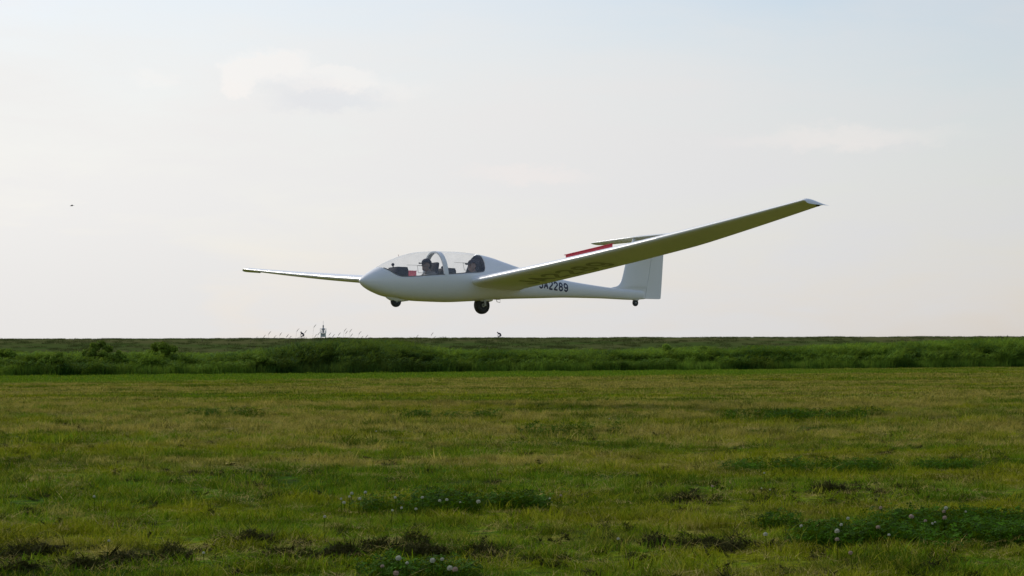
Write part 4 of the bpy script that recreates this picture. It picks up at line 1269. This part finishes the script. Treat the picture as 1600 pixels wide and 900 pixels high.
def pilot(hx, hz, label, shirt, seat_x):
    e = empty('person', (0, 0, 0)); M = G.matrix_basis
    base = Vector((seat_x - .12, 0, -.17))
    e.matrix_basis = M @ Matrix.Translation(base)
    tag(e, label, 'person')
    off = -base
    def tr(bm): bmesh.ops.translate(bm, verts=bm.verts, vec=off)
    nx_, nz_ = hx + .045, hz - .13
    ch = (hx + .065, 0, nz_ - .16); pe = (seat_x - .10, 0, -.115)
    def torso(bm, g=0.0):
        add_ell(bm, ch, (.105 + g, .165 + g, .145 + g)); add_ell(bm, (.5 * (ch[0] + pe[0]), 0, .5 * (ch[2] + pe[2])), (.10 + g, .145 + g, .15 + g)); add_ell(bm, pe, (.12 + g, .15 + g, .09 + g))
        for s in (-1, 1): add_ell(bm, (ch[0], s * .155, ch[2] + .07), (.06 + g, .06 + g, .06 + g))
    def arms(bm, g=0.0, cut=False):
        for s in (-1, 1):
            a = (ch[0], s * .175, ch[2] + .06); b = (ch[0] - .07, s * .205, ch[2] - .13); c = (ch[0] - .27, s * .13, ch[2] - .11)
            limb(bm, [a, b] if cut else [a, b, c], [.048 + g, .040 + g] if cut else [.048 + g, .040 + g, .028 + g])
            if not cut: hand(bm, c, (-1, -.2 * s, -.1), -s)
    def legs(bm, g=0.0):
        for s in (-1, 1):
            limb(bm, [(pe[0], s * .08, pe[2]), (pe[0] - .40, s * .10, pe[2] + .10), (pe[0] - .74, s * .09, pe[2] - .06)], [.075 + g, .056 + g, .040 + g])
            add_ell(bm, (pe[0] - .78, s * .09, pe[2] - .03), (.045, .04, .09))
    def body(bm):
        head_parts(bm, hx, hz); limb(bm, [(nx_ - .03, 0, hz - .06), (nx_, 0, nz_)], [.055, .060]); torso(bm); arms(bm); legs(bm); tr(bm)
    remesh_body('body', body, MAT['skin'], e, .009, 2)
    def shirt_(bm):
        torso(bm, .012); arms(bm, .010, True); add_ell(bm, (nx_, 0, nz_ - .02), (.075, .085, .05)); tr(bm)
    remesh_body('shirt', shirt_, MAT[shirt], e, .012, 2)
    def pants(bm): legs(bm, .010); add_ell(bm, pe, (.135, .165, .10)); tr(bm)
    remesh_body('trousers', pants, MAT['dark_shirt'], e, .014, 2)
    bm = bmesh.new(); add_ell(bm, (hx + .026, 0, hz - .005), (.088, .081, .100)); tr(bm); bm_ob('hair', bm, MAT['hair'], e)
    bm = bmesh.new()
    r_ = bmesh.ops.create_uvsphere(bm, u_segments=24, v_segments=14, radius=1)
    bmesh.ops.delete(bm, geom=[v for v in bm.verts if v.co.z < -.02], context='VERTS')
    bmesh.ops.transform(bm, matrix=Matrix.Translation((hx + .008, 0, hz + .040)) @ Euler((0, R(6), 0)).to_matrix().to_4x4() @ Matrix.Diagonal((.110, .088, .090, 1)), verts=bm.verts)
    # brim, a curved tongue with thickness
    vs = []
    for t in (0, 1):
        for k in range(13):
            a = math.pi * (k / 12); vs.append(bm.verts.new((hx - .075 - .105 * math.sin(a), .072 * math.cos(a), hz + .055 - .018 * abs(math.cos(a)) - .012 * t - .01 * math.sin(a))))
    bm.faces.new(vs[:13]); bm.faces.new(list(reversed(vs[13:])))
    for k in range(12): bm.faces.new((vs[k], vs[k + 1], vs[14 + k], vs[13 + k]))
    bm.faces.new((vs[12], vs[0], vs[13], vs[25]))
    tr(bm); cp = bm_ob('cap', bm, MAT['cap_cloth'], e)
    sdm = cp.modifiers.new('t', 'SOLIDIFY'); sdm.thickness = .003
    for s in (-1, 1):
        bm = bmesh.new(); add_ell(bm, (hx - .080, s * .030, hz + .004), (.012, .013, .008), 12, 8); tr(bm); bm_ob('eye', bm, MAT['hair'], e)
pilot(1.62, .320, 'pilot in a dark peaked cap in the front seat, face turned to the nose', 'shirt_cloth', 1.60)
pilot(2.79, .345, 'pilot in a dark cap in the rear seat just ahead of the bulkhead', 'shirt_cloth', 2.66)

# --- two far cyclists on the dyke path
def bicycle(loc, label):
    e = empty('bicycle', loc); tag(e, label, 'bicycle')
    for x in (-.52, .52):
        bm = bmesh.new()
        ring = [(x + .33 * math.cos(2 * math.pi * k / 24), 0, .34 + .33 * math.sin(2 * math.pi * k / 24)) for k in range(25)]
        add_tube(bm, ring, .018, 6, cap=False)
        w_ = bm_ob('wheel', bm, MAT['black_rubber'], e)
        bm = bmesh.new()
        for k in range(8):
            a = math.pi * k / 8; add_tube(bm, [(x - .32 * math.cos(a), 0, .34 - .32 * math.sin(a)), (x + .32 * math.cos(a), 0, .34 + .32 * math.sin(a))], .002, 3)
        bm_ob('spokes', bm, MAT['metal'], w_)
    bm = bmesh.new()
    for a, b in (((.52, .34), (.05, .30)), ((.05, .30), (.20, .86)), ((.05, .30), (-.36, .80)), ((.17, .80), (-.36, .86)), ((.52, .34), (.17, .80)), ((-.52, .34), (-.34, .92))):
        add_tube(bm, [(a[0], 0, a[1]), (b[0], 0, b[1])], .016, 6)
    bm_ob('frame', bm, MAT['tower_grey'], e)
    bm = bmesh.new(); add_tube(bm, [(-.30, -.26, 1.0), (-.38, -.1, 1.02), (-.38, .1, 1.02), (-.30, .26, 1.0)], .014, 6); add_tube(bm, [(-.34, 0, .9), (-.38, 0, 1.02)], .014, 6); bm_ob('handlebar', bm, MAT['dark_trim'], e)
    bm = bmesh.new(); add_ell(bm, (.22, 0, .92), (.13, .08, .03), 12, 8); bm_ob('saddle', bm, MAT['dark_trim'], e)
    return e
def rider(loc, label, shirt, crouch):
    e = empty('person', loc); tag(e, label, 'person')
    hx, hz = -.26 - crouch * .1, 1.52 - crouch * .06
    sh = (-.16, 0, 1.36 - crouch * .04); pe = (.20, 0, .98)
    def torso(bm, g=0):
        limb(bm, [pe, (.09, 0, 1.22), sh], [.13 + g, .14 + g, .13 + g])
        for s in (-1, 1): add_ell(bm, (sh[0], s * .15, sh[2]), (.07 + g, .07 + g, .07 + g))
    def legs(bm, g=0):
        for s, kx, kz, fx, fz in ((-1, -.20, .72, -.02, .22), (1, -.16, .86, .10, .44)):
            limb(bm, [(.18, s * .09, .93), (kx, s * .11, kz), (fx, s * .10, fz)], [.09 + g, .06 + g, .04 + g]); add_ell(bm, (fx - .07, s * .10, fz - .06), (.12, .045, .04))
    def arms(bm, g=0, cut=False):
        for s in (-1, 1):
            p = [(sh[0], s * .17, sh[2]), (-.24, s * .23, 1.17), (-.31, s * .24, 1.04)]
            limb(bm, p[:2] if cut else p, ([.05 + g, .04 + g] if cut else [.05, .04, .03]))
            if not cut: hand(bm, p[2], (-.7, 0, -.5), -s)
    def body(bm):
        add_ell(bm, (hx, 0, hz), (.098, .076, .115)); add_ell(bm, (hx - .10, 0, hz - .02), (.022, .014, .024)); add_ell(bm, (hx - .04, 0, hz - .07), (.06, .055, .05)); limb(bm, [(hx + .02, 0, hz - .06), sh], [.055, .06]); torso(bm); legs(bm); arms(bm)
    remesh_body('body', body, MAT['skin'], e, .016, 1)
    def top(bm): torso(bm, .012); arms(bm, .012, True)
    remesh_body('jacket', top, MAT[shirt], e, .02, 1)
    remesh_body('trousers', lambda bm: legs(bm, .012), MAT['dark_shirt'], e, .02, 1)
    bm = bmesh.new(); add_ell(bm, (hx + .015, 0, hz + .025), (.10, .085, .10), 14, 10); bm_ob('hair', bm, MAT['hair'], e)
def dyke_pt(px, y):
    v = cam_ob_m @ Vector(((px - 800) / 2718.72, (450 - 529) / 2718.72, -1.0)); t = y / v.y; return v.x * t
x1 = dyke_pt(471.5, 301); x2 = dyke_pt(780.5, 301)
ZP = dyke_h(302) - .35
bicycle((x1, 302.0, ZP), 'bicycle under the light topped cyclist, left of the far beacon')
rider((x1, 302.0, ZP), 'cyclist leaning forward on the dyke left of the far beacon', 'dark_shirt', 0)
bicycle((x2, 302.0, ZP - .1), 'bicycle under the dark clothed cyclist below the main wheel')
rider((x2, 302.0, ZP - .1), 'cyclist in dark violet clothes on the dyke below the glider main wheel', 'dark_shirt', 1)

# --- far beacon tower beyond the dyke
by = 520.0; bx_ = dyke_pt(505, by)
T_ = empty('beacon_tower', (bx_, by, -.02)); tag(T_, 'small grey beacon tower with a dark square panel seen beyond the dyke', 'beacon')
TB = 6.0
bm = bmesh.new()
for sx in (-1, 1):
    for sy in (-1, 1): add_tube(bm, [(sx * .85, sy * .85, 0), (sx * .62, sy * .62, 8.6)], .09, 6)
for z in (2.5, 5.0, 7.2):
    s = .85 - .23 * z / 8.6
    for a, b in (((-s, -s), (s, -s)), ((s, -s), (s, s)), ((s, s), (-s, s)), ((-s, s), (-s, -s))): add_tube(bm, [(a[0], a[1], z), (b[0], b[1], z)], .05, 5)
bm_ob('lattice_legs', bm, MAT['tower_white'], T_)
bm = bmesh.new(); add_box(bm, (0, 0, 7.35), (1.35, 1.35, 1.05), bev=.03); bm_ob('panel', bm, MAT['tower_grey'], T_)
bm = bmesh.new(); add_box(bm, (0, 0, 8.0), (1.8, 1.8, .08), bev=.02)
for sx in (-1, 1):
    for sy in (-1, 1): add_tube(bm, [(sx * .85, sy * .85, 8.0), (sx * .85, sy * .85, 9.3)], .04, 5)
for z in (8.7, 9.3):
    for a, b in (((-.85, -.85), (.85, -.85)), ((.85, -.85), (.85, .85)), ((.85, .85), (-.85, .85)), ((-.85, .85), (-.85, -.85))): add_tube(bm, [(a[0], a[1], z), (b[0], b[1], z)], .03, 5)
bm_ob('gallery', bm, MAT['tower_white'], T_)
bm = bmesh.new(); add_lathe = [(.30, 8.05), (.30, 8.9), (.62, 8.95), (.58, 9.15), (.22, 9.5), (.16, 9.6), (.2, 9.9), (.2, 10.25), (.05, 10.4)]
rg = []
for r_, z in add_lathe: rg.append([bm.verts.new((r_ * math.cos(2 * math.pi * k / 14), r_ * math.sin(2 * math.pi * k / 14), z)) for k in range(14)])
for a, b in zip(rg[:-1], rg[1:]):
    for k in range(14): bm.faces.new((a[k], a[(k + 1) % 14], b[(k + 1) % 14], b[k]))
bm.faces.new(rg[-1]); bm.faces.new(rg[0])
bm_ob('lantern', bm, MAT['tower_grey'], T_)
bm = bmesh.new(); add_tube(bm, [(0, 0, 10.3), (0, 0, 11.6)], .035, 5); bm_ob('mast', bm, MAT['tower_grey'], T_)

# --- far bird
v = cam_ob_m @ Vector(((112.5 - 800) / 2718.72, (450 - 321.5) / 2718.72, -1.0)); t = 150 / v.y
Bd = empty('bird', (v.x * t, 150, 1 + v.z * t), (0, R(-8), R(20))); Bd.scale = (.8, .8, .8); tag(Bd, 'tiny dark bird gliding in the pale sky far left of the glider', 'bird')
bm = bmesh.new(); add_ell(bm, (0, 0, 0), (.17, .045, .042), 14, 8); add_ell(bm, (-.17, 0, .015), (.045, .032, .03), 10, 6); add_tube(bm, [(-.20, 0, .012), (-.245, 0, .005)], [.012, .003], 6)
vs = [bm.verts.new(p) for p in ((.12, .02, 0), (.30, .06, 0), (.30, -.06, 0), (.12, -.02, 0), (.12, 0, .02))]
bm.faces.new(vs[:4]); bm.faces.new((vs[0], vs[4], vs[1])); bm.faces.new((vs[1], vs[4], vs[2])); bm.faces.new((vs[2], vs[4], vs[3]))
bm_ob('body', bm, MAT['bird_dark'], Bd)
for s in (-1, 1):
    bm = bmesh.new(); rg = []
    for y, x0, c, z in ((.02, -.07, .15, .01), (.14, -.10, .14, .07), (.26, -.06, .11, .09), (.38, .0, .06, .06), (.45, .06, .01, .03)):
        rg.append([bm.verts.new((x0, s * y, z)), bm.verts.new((x0 + c * .4, s * y, z + .012)), bm.verts.new((x0 + c, s * y, z)), bm.verts.new((x0 + c * .4, s * y, z - .004))])
    for a, b in zip(rg[:-1], rg[1:]):
        for k in range(4): bm.faces.new((a[k], a[(k + 1) % 4], b[(k + 1) % 4], b[k]))
    bm.faces.new(rg[-1]); bm.faces.new(rg[0])
    bm_ob('wing', bm, MAT['bird_dark'], Bd)
